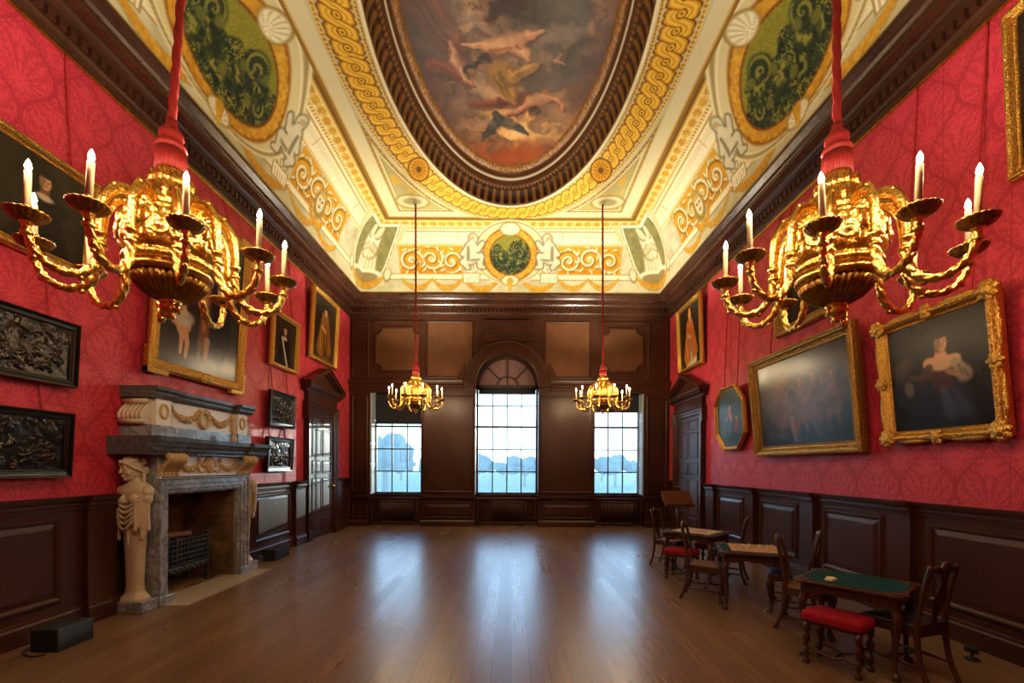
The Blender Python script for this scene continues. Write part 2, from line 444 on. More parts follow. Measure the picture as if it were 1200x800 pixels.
# ------------------------------------------------------------------ the room shell
def wallmat(side):
    if side == 'L': return Matrix.Translation((XL,0,0)) @ Matrix.Rotation(PI/2, 4, 'Z')
    if side == 'R': return Matrix.Translation((XR,0,0)) @ Matrix.Rotation(-PI/2, 4, 'Z')
    return Matrix.Translation((0,YE,0))
WL, WR, WE = wallmat('L'), wallmat('R'), wallmat('E')
def ux(side, u): return -u if side == 'R' else u
def run(mb, prof, u0, u1, side='E', z0=0):
    a, b = sorted((ux(side,u0), ux(side,u1)))
    mb.prism([(y, z+z0) for y, z in prof], a, b, 'x', {'L':WL,'R':WR,'E':WE}[side])

FB0, FB1, FBH = 5.72, 7.14, 1.37          # fire opening in the left wall
ZT = 9.1
tag(MB().box(XL-.8, XR+.4, YN-.3, YE+.62, -.2, 0).build('floor', M['floor']), kind='structure')
w = MB(); w.box(XL-.3, XL, YN, FB0, 0, ZT); w.box(XL-.3, XL, FB1, YE, 0, ZT); w.box(XL-.3, XL, FB0, FB1, FBH, ZT)
tag(w.build('wall_left', M['damask']), kind='structure')
tag(MB().box(XR, XR+.3, YN, YE, 0, ZT).build('wall_right', M['damask']), kind='structure')
tag(MB().box(XL-.3, XR+.3, YN-.3, YN, 0, ZT).build('wall_near', m_plain('red_wall', (.45,.025,.035), .6)), kind='structure')
tag(MB().box(XL-.3, XR+.3, YN-.3, YE+.56, ZT, ZT+.15).build('ceiling_slab', M['plaster']), kind='structure')

# end wall: piers, lintels over the side windows, arch over the middle one, thinner wall behind the niches
WX = [(-4.13,-2.65), (-1.07,.76), (2.40,3.83)]
CX = (WX[1][0]+WX[1][1])/2; AR = (WX[1][1]-WX[1][0])/2; ZSP = 4.13; ZSILL = .90; ZHEAD = 4.0; YB = YE+.46
w = MB()
for a, b in ((XL-.3,WX[0][0]), (WX[0][1],WX[1][0]), (WX[1][1],WX[2][0]), (WX[2][1],XR+.3)): w.box(a, b, YE, YB+.1, 0, ZHEAD)
w.box(XL-.3, WX[1][0], YE, YB+.1, ZHEAD, ZT); w.box(WX[1][1], XR+.3, YE, YB+.1, ZHEAD, ZT)
arc = [(CX+AR*math.cos(t), ZSP+AR*math.sin(t)) for t in [PI*k/32 for k in range(33)]]
for k in range(32):
    (xa,za),(xb,zb) = arc[k], arc[k+1]
    w.prism([(xb,zb),(xa,za),(xa,ZT),(xb,ZT)], YE, YB+.1, 'y')
for a, b in WX: w.box(a, b, YB, YB+.1, 0, ZSILL)                       # apron behind each radiator
tag(w.build('wall_end', M['oak']), kind='structure')

# ---- end-wall joinery
t = MB()
BASE = [(0,0),(-.085,0),(-.085,.13),(-.07,.16),(-.055,.18),(0,.18)]
CAPD = [(0,.74),(-.03,.74),(-.04,.78),(-.07,.80),(-.085,.84),(-.085,.87),(0,.87)]
ENT = [(0,3.86),(-.03,3.86),(-.03,3.93),(-.05,3.94),(-.05,4.0),(-.075,4.02),(-.075,4.08),(-.11,4.11),(-.13,4.16),(-.145,4.21),(0,4.23)]
PM = [(0,-.0),(0,-.022),(.018,-.03),(.035,-.03),(.05,-.016),(.062,-.012),(.062,0)]        # panel moulding
RF = [(-.10,-.022),(-.015,-.004),(0,-.004)]
def panel(mb, side, u0, u1, z0, z1, mould=PM, field=True):
    a, b = sorted((ux(side,u0), ux(side,u1))); Wm = {'L':WL,'R':WR,'E':WE}[side]
    mb.frame(b-a, z1-z0, mould, (a+b)/2, (z0+z1)/2, Wm)
    if field:
        mb.frame(b-a, z1-z0, RF, (a+b)/2, (z0+z1)/2, Wm)
        mb.box(a+.1, b-.1, -.022, -.001, z0+.1, z1-.1, Wm)
for a, b in ((XL,WX[0][0]), (WX[0][1],WX[1][0]), (WX[1][1],WX[2][0]), (WX[2][1],XR)):
    run(t, BASE, a, b); run(t, CAPD, a, b)
    e = .10 if b-a > 1 else .12
    panel(t, 'E', a+e+.02, b-e-.02, .27, .66, field=b-a > 1)
    panel(t, 'E', a+e, b-e, 1.02, 3.74, field=False)
    panel(t, 'E', a+e+.09, b-e-.09, 1.11, 3.65, [(0,0),(0,-.008),(.02,-.008),(.02,0)], False)
for a, b in ((XL, CX-1.26), (CX+1.26, XR)): run(t, ENT, a, b)
for (a, b) in WX:
    panel(t, 'E', a+.1, b-.1, .12, .78, field=False)
trim(t, M['oak'])
# niche aprons panelled (set back)
t = MB()
for a, b in WX:
    m = Matrix.Translation((0,YB,0)); t.frame(b-a-.24, .5, PM, (a+b)/2, .48, m); t.prism([(0,0),(-.03,0),(-.03,.16),(0,.18)], a, b, 'x', m)
    t.prism([(.0,ZSILL-.05),(-.09,ZSILL-.045),(-.10,ZSILL-.02),(-.09,ZSILL+.01),(0,ZSILL+.01)], a, b, 'x', m)
trim(t, M['oak_h'])
# upper panels
t = MB()
def notched(mb, x0, x1, z0, z1, r, y0, y1):
    def loop(o):
        P = []
        for (cx, cz, a0) in ((x1+o,z0-o,PI),(x1+o,z1+o,-PI/2),(x0-o,z1+o,0),(x0-o,z0-o,PI/2)):
            for k in range(7):
                a = a0 - PI/2*k/6 if True else 0
                P.append((cx+(r+o*.3)*math.cos(a), cz+(r+o*.3)*math.sin(a)))
        return P
    A, B, C = loop(0), loop(.03), loop(.075); n = len(A)
    vs = [(x,y0,z) for x,z in C]+[(x,y1,z) for x,z in B]+[(x,y1+.012,z) for x,z in A]+[(x,y0,z) for x,z in loop(-.015)]
    fs = []
    for r_ in range(3):
        for i in range(n):
            j=(i+1)%n; fs.append((r_*n+i, r_*n+j, (r_+1)*n+j, (r_+1)*n+i))
    mb.add(vs, fs, False, WE)
for (a, b) in ((-3.95,-2.70), (2.62,3.76)):
    notched(t, a, b, 4.52, 5.72, .20, 0, -.03)
    t.box(a-.12, b+.12, -.05, -.001, 5.84, 5.93, WE)
for (a, b) in ((-2.46,-1.18), (.96,2.22)): panel(t, 'E', a, b, 4.36, 5.90, field=False)
for (a, b) in ((XL+.12,-4.22), (3.98,XR-.12)): panel(t, 'E', a, b, 4.36, 5.90, field=False)
# tablet with ears over the arch
tb = [(CX-.66,5.93),(CX-.66,5.52),(CX-.88,5.52),(CX-.88,5.40),(CX-.60,5.36),(CX+.60,5.36),(CX+.88,5.40),(CX+.88,5.52),(CX+.66,5.52),(CX+.66,5.93)]
t.prism(tb, -.05, 0, 'y', WE); t.frame(1.1, .30, PM, CX, 5.70, WE @ Matrix.Translation((0,-.05,0)))
t.box(CX-.72, CX+.72, -.085, 0, 5.90, 5.95, WE)
trim(t, M['oak'])
t = MB()                                                       # paler fielded boards
for (a, b) in ((-2.46,-1.18), (.96,2.22)): t.box(a+.005, b-.005, -.008, -.001, 4.365, 5.895, WE)
for (a, b) in ((-3.95,-2.70), (2.62,3.76)):
    P = []
    for (cx, cz, a0) in ((b,4.52,PI),(b,5.72,-PI/2),(a,5.72,0),(a,4.52,PI/2)):
        for k in range(7): q = a0-PI/2*k/6; P.append((cx+.2*math.cos(q), cz+.2*math.sin(q)))
    t.prism(P, -.010, -.001, 'y', WE)
trim(t, M['oak_gold'])
# archivolt
t = MB()
prof = [(0,.30),(0,-.03),(.03,-.045),(.06,-.045),(.075,-.06),(.17,-.06),(.185,-.08),(.25,-.08),(.28,-.11),(.33,-.12),(.35,-.09),(.35,0)]
n = len(prof); vs = []; fs = []
for k in range(41):
    a = PI*k/40
    for o, y in prof: vs.append((CX+(AR-.02+o)*math.cos(a), y, ZSP+(AR-.02+o)*math.sin(a)))
for k in range(40):
    for i in range(n-1): fs.append((k*n+i, k*n+i+1, (k+1)*n+i+1, (k+1)*n+i))
t.add(vs, fs, False, WE)
for s in (-1, 1):
    t.box(*sorted((CX+s*(AR-.02), CX+s*(AR+.33))), -.12, 0, ZSP-.10, ZSP+.02, WE)
    t.prism([(CX+s*(AR+.30),ZSP+.10),(CX+s*(AR+.56),ZSP+.10),(CX+s*(AR+.50),ZSP+.30),(CX+s*(AR+.30),ZSP+.62)], -.05, 0, 'y', WE)
trim(t, M['oak'])

# ---- cornice round the room, dentils, gilt fillet
CP = [(0,6.08),(.05,6.08),(.05,6.11),(.085,6.13),(.10,6.16),(.10,6.27),(.155,6.29),(.155,6.305),(.20,6.33),(.225,6.36),(.36,6.37),(.36,6.43),(.375,6.44),(.40,6.475),(.45,6.515),(.475,6.535),(.49,6.54),(.49,6.57),(.30,6.58)]
t = MB(); vs = []; fs = []; n = len(CP)
for sx, sy in ((0,0),(1,0),(1,1),(0,1)):
    for p, z in CP: vs.append(((XR-p) if sx else (XL+p), (YE-p) if sy else (YN+p), z))
for c in range(4):
    d = (c+1) % 4
    for k in range(n-1): fs.append((c*n+k, c*n+k+1, d*n+k+1, d*n+k))
t.add(vs, fs)
trim(t, M['oak_h'])
t = MB()
y = YN+.2
while y < YE-.16:
    t.box(XL+.09, XL+.145, y, y+.07, 6.175, 6.265); t.box(XR-.145, XR-.09, y, y+.07, 6.175, 6.265); y += .115
x = XL+.17
while x < XR-.2:
    t.box(x, x+.07, YE-.145, YE-.09, 6.175, 6.265); x += .115
trim(t, M['oak'])
t = MB(); t.box(XL, XL+.028, YN, YE-.03, 6.045, 6.078); t.box(XR-.028, XR, YN, YE-.03, 6.045, 6.078)

trim(t, M['gold_plain'])

# ---- dado panelling on the long walls
RAIL = [(0,-.15),(-.045,-.15),(-.05,-.11),(-.06,-.10),(-.06,-.065),(-.08,-.055),(-.095,-.025),(-.10,0),(0,0)]
SKIRT = [(0,0),(-.06,0),(-.06,.17),(-.05,.19),(-.048,.215),(-.035,.225),(0,.225)]
def dado(side, H, spans, pils, pans):
    t = MB(); Wm = {'L':WL,'R':WR}[side]
    for a, b in spans:
        x0, x1 = sorted((ux(side,a), ux(side,b)))
        t.box(x0, x1, -.03, 0, 0, H-.1, Wm); run(t, RAIL, a, b, side, H); run(t, SKIRT, a, b, side)
    for a, b in pils:
        x0, x1 = sorted((ux(side,a), ux(side,b)))
        t.box(x0, x1, -.10, 0, 0, H-.1, Wm)
        run(t, [(y-.07 if y else 0, z) for y, z in RAIL], a-.015, b+.015, side, H)
        run(t, [(y-.07 if y else 0, z) for y, z in SKIRT], a-.012, b+.012, side)
    sh = Matrix.Translation((0,-.03,0))
    for a, b in pans:
        x0, x1 = sorted((ux(side,a), ux(side,b))); W2 = Wm @ sh; zz0, zz1 = .36, H-.25
        t.frame(x1-x0, zz1-zz0, [(-.02,0),(-.01,-.018),(.012,-.032),(.035,-.032),(.05,-.012),(.06,0)], (x0+x1)/2, (zz0+zz1)/2, W2)
        t.frame(x1-x0, zz1-zz0, [(-.075,-.026),(-.068,-.020),(-.01,-.001)], (x0+x1)/2, (zz0+zz1)/2, W2)
        t.box(x0+.075, x1-.075, -.026, 0, zz0+.075, zz1-.075, W2)
    return trim(t, M['oak'])
dado('L', DADO_L, [(YN,5.50),(7.45,10.12),(11.93,YE)], [(4.90,5.26),(9.62,10.06),(11.95,12.2)], [(-.9,.9),(1.1,2.9),(3.15,4.62),(8.20,9.42),(12.35,12.88)])
dado('R', DADO_R, [(YN,10.50),(12.45,YE)], [(3.39,3.69),(5.03,5.33),(6.66,6.96),(8.31,8.61),(9.95,10.35),(1.75,2.05),(.1,.4)],
     [(.6,1.55),(2.25,3.19),(3.87,4.83),(5.52,6.47),(7.15,8.12),(8.80,9.76),(12.55,12.9)])

# ---- doors
def door(num, side, u0, u1, knob_far):
    """u0..u1 architrave outer edges along the wall"""
    sgn = -1 if side == 'R' else 1
    c = (u0+u1)/2; W = u1-u0
    root = tag(empty('door_%d' % num, ((XL if side == 'L' else XR), c, 0), (0,0,sgn*PI/2)), kind='structure')
    aw = .20; lw = W-2*aw; lh = 3.02
    m = MB(); m.box(-lw/2, lw/2, -.05, -.004, .02, lh)
    cw = lw/2-.20
    rows = [(.16,.46),(.60,1.42),(1.56,1.84),(1.98,2.60),(2.70,2.92)]
    for s in (-1, 1):
        xc = s*(cw/2+.06)
        for z0, z1 in rows:
            m.frame(cw, z1-z0, [(-.05,-.056),(-.012,-.052),(-.006,-.066),(.012,-.066),(.022,-.05)], xc, (z0+z1)/2)
            m.box(xc-cw/2+.05, xc+cw/2-.05, -.057, -.05, z0+.05, z1-.05)
    m.build('door_leaf', M['oak_door'], root)
    a = MB(); zo = lh
    pf = [(0,0),(0,-.075),(.02,-.09),(.07,-.09),(.08,-.105),(.15,-.105),(.165,-.13),(.20,-.13),(.20,0)]
    n = len(pf); vs = []; fs = []
    for (sx, zt) in ((-1,0),(-1,1),(1,1),(1,0)):
        for o, y in pf: vs.append((sx*(lw/2+o), y, (zo+o) if zt else 0))
    for q in range(3):
        for k in range(n-1): fs.append((q*n+k, q*n+k+1, (q+1)*n+k+1, (q+1)*n+k))
    a.add(vs, fs)
    for s in (-1, 1):                                          # crossettes and plinth blocks
        a.box(*sorted((s*(W/2-.001), s*(W/2+.05))), -.128, 0, lh-.18, lh+.198)
        a.box(*sorted((s*(lw/2-.005), s*(W/2+.012))), -.14, 0, 0, .24)
    a.build('architrave', M['oak'], root)
    p = MB(); zf = lh+.20
    p.box(-W/2+.02, W/2-.02, -.10, 0, zf, zf+.22)
    hw = W/2+.13
    p.prism([(0,zf+.22),(-.12,zf+.22),(-.13,zf+.26),(-.17,zf+.28),(-.22,zf+.29),(-.22,zf+.34),(-.25,zf+.36),(-.26,zf+.385),(0,zf+.385)], -hw, hw, 'x')
    zb = zf+.385; ap = zb+.52
    def rake(x): return zb+(ap-zb)*(1-abs(x)/(hw+.04))
    p.prism([(-hw+.06,zb),(hw-.06,zb),(0,ap-.10)], -.10, 0, 'y')
    for s in (-1, 1):
        for (y, dz0, dz1) in ((-.27,-.045,.0),(-.235,-.10,-.045),(-.16,-.135,-.10)):
            A = (s*(hw+.04), zb+dz0+.06); B = (0, ap+dz0); C_ = (0, ap+dz1); D = (s*(hw+.04), zb+dz1+.06)
            q = [A, B, C_, D] if s < 0 else [B, A, D, C_]
            p.prism(q, y, 0, 'y')
    p.build('pediment', M['oak'], root)
    k = MB(); kx = (lw/2-.07)*(1 if knob_far == (side == 'L') else -1)
    R = xform((kx,-.05,1.22), (PI/2,0,0))
    k.lathe([(.036,0),(.036,.008),(.012,.012),(.012,.045),(.026,.05),(.032,.065),(.026,.082),(.004,.088)], 16, R)
    k.build('door_knob', M['brass'], root)
door(1, 'L', 10.16, 11.88, True)
door(2, 'R', 10.56, 12.40, True)

# ---- windows
def window(num, a, b, cols, arch=False):
    w = b-a; cx = (a+b)/2; y0 = YB+.02
    root = tag(empty('window_%d' % num, (cx, YB, 0)), kind='structure')
    zt = ZHEAD if not arch else ZSP
    f = MB(); y = .03
    f.box(-w/2, -w/2+.05, y, y+.10, ZSILL, zt); f.box(w/2-.05, w/2, y, y+.10, ZSILL, zt)
    f.box(-w/2, w/2, y, y+.10, ZSILL, ZSILL+.06); f.box(-w/2, w/2, y, y+.10, zt-.06, zt+(.06 if arch else 0))
    zm = 2.93
    f.box(-w/2, w/2, y+.01, y+.08, zm-.03, zm+.03)
    f.build('sash_frame', M['sash'], root)
    g = MB()
    for k in range(1, cols): x = -w/2+.05+(w-.1)*k/cols; g.box(x-.017, x+.017, y+.03, y+.07, ZSILL+.05, zt-.05)
    for z in (1.58, 2.25, 3.56): g.box(-w/2+.05, w/2-.05, y+.03, y+.07, z-.017, z+.017)
    g.build('glazing_bars', M['sash'], root)
    p = MB(); p.box(-w/2+.04, w/2-.04, y+.046, y+.052, ZSILL+.04, zt-.04); p.build('pane', M['glass'], root)
    gz = MB(); n = 90; vs = []; fs = []                      # sun-blind gauze hanging just outside the glass
    for k in range(n+1):
        x = -w/2+.03+(w-.06)*k/n; yy = .17+.010*math.sin(k*.52)+.006*math.sin(k*.21)
        vs += [(x, yy, ZSILL+.05), (x, yy, zt-.07)]
    for k in range(n): fs.append((2*k, 2*k+2, 2*k+3, 2*k+1))
    gz.add(vs, fs, True); gz.build('gauze_screen', M['gauze'], root, fixn=False)
    if arch:
        f = MB(); r = AR-.03
        def ring(r0, r1, ya, yb, mb):
            for k in range(24):
                t0, t1 = PI*k/24, PI*(k+1)/24
                q = [(r1*math.cos(t0), ZSP+r1*math.sin(t0)), (r0*math.cos(t0), ZSP+r0*math.sin(t0)), (r0*math.cos(t1), ZSP+r0*math.sin(t1)), (r1*math.cos(t1), ZSP+r1*math.sin(t1))]
                mb.prism(q, ya, yb, 'y')
        ring(r-.04, r+.03, y, y+.1, f); ring(.30, .335, y+.02, y+.07, f)
        for t_ in (PI/4, PI/2, 3*PI/4):
            M_ = xform((0,y+.045,ZSP), (0,-t_,0)); f.box(.33, r, -.025, .025, -.014, .014, M_)
        f.box(-.014, .014, y+.02, y+.07, ZSP, ZSP+.31)
        f.build('fanlight_bars', m_plain('dark_fanlight_bars', (.05,.028,.026), .5), root)
        q = MB(); q.prism([(r*math.cos(PI*k/24), ZSP+r*math.sin(PI*k/24)) for k in range(25)], y+.075, y+.09, 'y'); q.build('fanlight_board', M['mauve'], root)
        q = MB(); q.prism([((AR+.02)*math.cos(PI*k/24), ZSP+(AR+.02)*math.sin(PI*k/24)) for k in range(25)], y+.10, y+.12, 'y'); q.build('fanlight_backing', M['blind'], root)
    else:                                                      # folded shutters in the outer reveals
        s = -1 if num == 1 else 1
        sh = MB(); m = Matrix.Translation((s*w/2, -.23, 0)) @ Matrix.Rotation(-s*PI/2, 4, 'Z')
        sh.box(-.21, .19, -.03, -.004, ZSILL+.02, 3.93, m)
        for z0, z1 in ((.98,1.75),(1.85,2.35),(2.45,3.05),(3.15,3.85)):
            sh.frame(.28, z1-z0, [(-.04,-.034),(-.01,-.032),(0,-.042),(.02,-.042),(.028,-.03)], -.01, (z0+z1)/2, m)
        sh.build('shutter', M['shutter'], root)
    return root
M['gauze'] = m_gauze('sunblind_gauze', .42, (.22,.30,.33))
window(1, *WX[0], 3); window(2, *WX[1], 4, True); window(3, *WX[2], 3)
for (wi, zb, lab) in ((0, 3.02, 'dark roller blind drawn a quarter down in the left-hand end window'), (1, 3.93, 'dark roller blind rolled up below the arched fanlight of the middle window'), (2, 3.40, 'dark roller blind slightly lowered in the right-hand end window')):
    a, b = WX[wi]; zt = 3.97 if wi != 1 else ZSP-.02
    r = tag(empty('roller_blind', ((a+b)/2, YB-.03, zt)), lab, 'blind', 'window blinds')
    w_ = b-a-.10
    MB().lathe([(.035,-w_/2),(.035,w_/2)], 16, xform((0,0,-.045),(0,PI/2,0))).build('roller', M['blind'], r)
    MB().box(-w_/2+.01, w_/2-.01, .022, .028, zb-zt, -.04).build('blind_cloth', M['blind'], r)
    MB().rbox(-w_/2+.01, w_/2-.01, .016, .034, zb-zt-.03, zb-zt, .005).build('bottom_bar', M['black_plastic'], r)
# ------------------------------------------------------------------ painted ceiling: cove and flat, one painted surface
CD, CH, CI = 1.03, ZCEIL-ZCOR, .47                 # cove depth, height, and where it starts from the wall
OX, OY, OA, OB = XM, 6.95, 3.92, 2.06              # oval opening: centre, half length (along the room), half width
CREAM = (216,211,182)
GOLD, GOLD_L, GOLD_D = (214,158,30), (242,212,110), (140,84,16)
def gold_leaf(C, m, x, y, sc=18):
    f = fbm(x, y, sc, 5, 3)
    col = np.array(GOLD_D)*(1-f[...,None]) + np.array(GOLD_L)*f[...,None]
    col = np.array(GOLD)*.45 + col*.55
    m = np.clip(m,0,1)[...,None]
    return C*(1-m)+col*m
def putto(C, X, Y, cx, cy, h, face, shade=(112,106,76), light=(214,209,182)):
    """grisaille seated figure"""
    def P(L, grow, col, a):
        nonlocal C
        for (x0,y0,x1,y1,r0,r1) in L:
            C = mix(C, cap(X, Y, cx+face*x0*h, cy+y0*h, cx+face*x1*h, cy+y1*h, r0*h+grow, r1*h+grow, .25)*a, col)
    B = [(-.02,.12,.03,.42,.19,.17),(.03,.42,.06,.54,.09,.08),(.09,.66,.09,.67,.125,.125),(-.02,.44,.22,.36,.085,.07),(.22,.36,.36,.54,.07,.055),(-.06,.42,-.24,.22,.085,.065),(0,.08,.28,.14,.135,.105),(.28,.14,.26,-.14,.10,.065),(.26,-.14,.38,-.18,.06,.045),(-.05,.06,-.24,-.02,.12,.085),(-.24,-.02,-.1,-.18,.08,.06)]
    P(B, .035, shade, .9); P(B, 0, light, .95)
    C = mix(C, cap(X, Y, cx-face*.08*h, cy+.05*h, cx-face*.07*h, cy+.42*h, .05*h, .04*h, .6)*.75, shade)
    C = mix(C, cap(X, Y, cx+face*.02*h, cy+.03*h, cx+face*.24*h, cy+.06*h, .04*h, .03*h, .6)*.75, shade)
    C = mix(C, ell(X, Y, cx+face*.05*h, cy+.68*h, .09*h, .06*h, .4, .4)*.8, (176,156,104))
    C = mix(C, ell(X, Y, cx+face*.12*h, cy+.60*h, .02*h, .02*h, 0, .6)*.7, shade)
    return C
def garland(C, X, Y, x0, x1, yt, sag, w):
    t = np.clip((X-x0)/(x1-x0), 0, 1); yc = yt - sag*4*t*(1-t)
    ww = w*(.45+.55*np.sin(PI*t)**.7)*(.85+.3*vnoise(X*22, Y*22, 3))
    m = (1-sst(.75, 1.05, np.abs(Y-yc)/ww))*((X > x0)&(X < x1))
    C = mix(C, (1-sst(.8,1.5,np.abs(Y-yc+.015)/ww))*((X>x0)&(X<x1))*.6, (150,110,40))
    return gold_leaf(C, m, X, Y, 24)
def cove_paint(S, Q, MI, med, put, pans, seed):
    """S along from the middle, Q 0-1 up the cove, MI distance to the mitre; med=(outer rx, ry, inner rx, ry)"""
    V = Q*2.0
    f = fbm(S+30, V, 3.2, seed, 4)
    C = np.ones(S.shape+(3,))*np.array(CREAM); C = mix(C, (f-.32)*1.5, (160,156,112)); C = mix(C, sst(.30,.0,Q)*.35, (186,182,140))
    # ledge under the panels with fluted pedestal
    C = mix(C, ((Q>.205)&(Q<.262))*.85, (240,233,200)); C = mix(C, (np.abs(Q-.20)<.007)*.8, (150,128,70)); C = mix(C, (np.abs(Q-.265)<.006)*.8, (160,138,78)); C = mix(C, (np.abs(Q-.235)<.004)*.6, (176,156,98))
    # entablature bands
    C = mix(C, ((Q>.655)&(Q<.70))*1., (238,226,178)); C = mix(C, ((Q>.665)&(Q<.69)&((S*16)%1<.5))*.85, (198,150,60))
    C = mix(C, ((Q>.70)&(Q<.87))*1., (236,230,198))
    pl = np.abs((np.abs(S)-pans[0])%(pans[1]*.5)-.08) < .012
    C = mix(C, (((np.abs(Q-.725)<.005)|(np.abs(Q-.845)<.006)|(np.abs(Q-.715)<.003)))*.85, (190,150,62))
    key = ((((S*14).astype(int)+(Q*100).astype(int))%2)==0)&(Q>.755)&(Q<.815)
    C = mix(C, key*.45, (196,176,112)); C = mix(C, (pl&(Q>.72)&(Q<.85))*.8, (196,160,80))
    C = mix(C, ((Q>.87)&(Q<.905))*1., (228,214,156)); C = mix(C, ((Q>.873)&(Q<.902)&((S*13)%1<.55))*.8, (186,138,50))
    egg = np.hypot(((S*4.2)%1-.5)/.36, (Q-.94)/.024)
    C = mix(C, (Q>.908)*1., (234,218,150)); C = mix(C, ((Q>.912)&(Q<.968)&(egg>1.05)&(egg<1.45))*.7, (206,170,80)); C = gold_leaf(C, (egg<1)*.95, S, V, 20)
    C = mix(C, (Q>.972)*1., (206,168,70)); C = mix(C, (Q>.985)*1., (120,88,36))
    # gold scroll panels
    for sg in (-1, 1):
        s0, s1 = pans; inp = (S*sg>s0)&(S*sg<s1)&(Q>.28)&(Q<.65)
        C = mix(C, ((S*sg>s0-.05)&(S*sg<s1+.05)&(Q>.265)&(Q<.665))*1., (196,170,96))
        g = fbm(S, V, 5, seed+9, 3)
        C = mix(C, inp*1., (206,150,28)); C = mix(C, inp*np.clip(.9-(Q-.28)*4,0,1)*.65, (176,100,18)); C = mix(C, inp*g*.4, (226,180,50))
        n = max(3, int(round((s1-s0)/.62))); d = (s1-s0)/n; vc = .93
        wav = vc + .20*np.sin((S*sg-s0)/d*PI)
        for k in range(n):
            cx = sg*(s0+d*(k+.5)); up = 1 if k % 2 else -1; cy = vc+up*.03; R = d*.60
            hand = -up*sg
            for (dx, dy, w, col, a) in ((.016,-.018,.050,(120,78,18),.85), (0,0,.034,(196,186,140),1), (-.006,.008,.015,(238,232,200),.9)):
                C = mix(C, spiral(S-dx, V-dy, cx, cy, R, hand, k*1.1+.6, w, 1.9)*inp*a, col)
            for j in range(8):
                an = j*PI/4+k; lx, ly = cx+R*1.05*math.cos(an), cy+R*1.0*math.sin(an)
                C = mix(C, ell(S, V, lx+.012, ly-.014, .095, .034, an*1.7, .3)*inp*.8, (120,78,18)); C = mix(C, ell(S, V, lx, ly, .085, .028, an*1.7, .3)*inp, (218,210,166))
            C = mix(C, ell(S, V, cx, cy, .06, .06, 0, .2)*inp, (226,220,180)); C = mix(C, ell(S, V, cx, cy, .025, .025, 0, .2)*inp, (150,100,24))
        if s1-s0 > 2.2:                                          # mask in the middle of the long panels
            cx = sg*(s0+s1)/2
            C = mix(C, ell(S, V, cx, .80, .24, .34, 0, .2), (150,128,62)); C = mix(C, ell(S, V, cx, .84, .15, .22, 0, .2), (222,214,176))
            for q in (-1,1): C = mix(C, ell(S, V, cx+q*.062, .89, .040, .024, q*.3, .3), (92,76,42))
            C = mix(C, ell(S, V, cx, .745, .065, .024, 0, .3), (108,80,44)); C = mix(C, ell(S, V, cx, 1.03, .17, .07, 0, .3)*.8, (190,160,84)); C = mix(C, cap(S, V, cx, .89, cx, .81, .010, .034, .6)*.45, (178,160,110))
            C = garland(C, S, V, cx-.35, cx+.35, .58, .22, .10)
        # hanging garlands
        a = s0
        k = max(2, int(round((s1-s0)/.95)))
        for j in range(k):
            x0 = sg*(s0+(s1-s0)*j/k); x1 = sg*(s0+(s1-s0)*(j+1)/k)
            C = garland(C, S, V, min(x0,x1), max(x0,x1), .42, .26, .075)
        x0, x1 = sorted((sg*.28, sg*(s0-.02))); C = garland(C, S, V, x0, x1, .42, .30, .085)
        # pedestal block under the figure
        px = sg*put
        blk = (np.abs(S-px)<.22)&(V>.30)&(V<.56)
        C = mix(C, (np.abs(S-px)<.25)&(V>.28)&(V<.58), (168,152,100)); C = mix(C, blk*1., (238,232,202)); C = mix(C, (blk&(((S-px)*13)%1<.3)&(V<.48))*.7, (176,160,108))
        C = mix(C, ell(S, V, px, .68, .20, .12, 0, .15), (160,148,108)); C = mix(C, ell(S, V, px, .685, .17, .10, 0, .15), (228,222,190)); C = mix(C, spiral(S, V, px, .685, .10, sg, 0, .014, 1.6), (160,146,100))
    # cartouche round the medallion
    rx, ry, ix, iy = med; cy = 1.07
    r = np.hypot(S/rx, (V-cy)/ry); ri = np.hypot(S/ix, (V-cy)/iy)
    fan = 1-sst(.98, 1.03, np.hypot(S/(rx*1.45), (V-cy-.05)/(ry*1.22)))
    C = mix(C, fan, (214,204,156)); 
    ed = np.abs(np.hypot(S/(rx*1.36), (V-cy-.05)/(ry*1.16))-1)
    C = mix(C, (1-sst(.012,.03,ed))*.8, (150,134,84)); C = mix(C, (1-sst(.0,.02,np.abs(ed-.045)))*.7, (242,236,206))
    C = mix(C, 1-sst(1.03,1.09,r), (150,96,28))
    C = gold_leaf(C, 1-sst(.995,1.02,r+(vnoise(S*16,V*16,4)-.5)*.05), S, V, 17)
    C = mix(C, 1-sst(1.02,1.06,ri), (120,66,14))
    inn = 1-sst(.985,1.0,ri)
    base = fbm(S, V, 40, seed+1, 2)
    C = mix(C, inn, (124,124,42)); C = mix(C, inn*(base-.35)*1.2, (166,156,62))
    fig = fbm(S+seed, V, 3.4/ix**.6, seed+3, 3); cur = fbm(S+seed*3, V, 9/ix**.6, seed+5, 3)
    land = sst(.50,.30,(V-cy)/iy - 1.3*(fig-.48))
    wS = S+(cur-.5)*.5*ix; wV = V+(fbm(S-4, V+seed, 8/ix**.6, 2, 3)-.5)*.5*ix
    rid = 1-np.abs(2*fbm(wS, wV, 6.5/ix**.6, seed+8, 3)-1); rid2 = 1-np.abs(2*fbm(wS+9, wV, 11/ix**.6, seed+2, 2)-1)
    C = mix(C, inn*land*.95, (44,58,42)); C = mix(C, inn*land*sst(.5,.38,cur)*.8, (22,36,32))
    C = mix(C, inn*land*sst(.90,.97,rid)*.85, (158,152,58)); C = mix(C, inn*land*sst(.92,.98,rid2)*.6, (120,120,52))
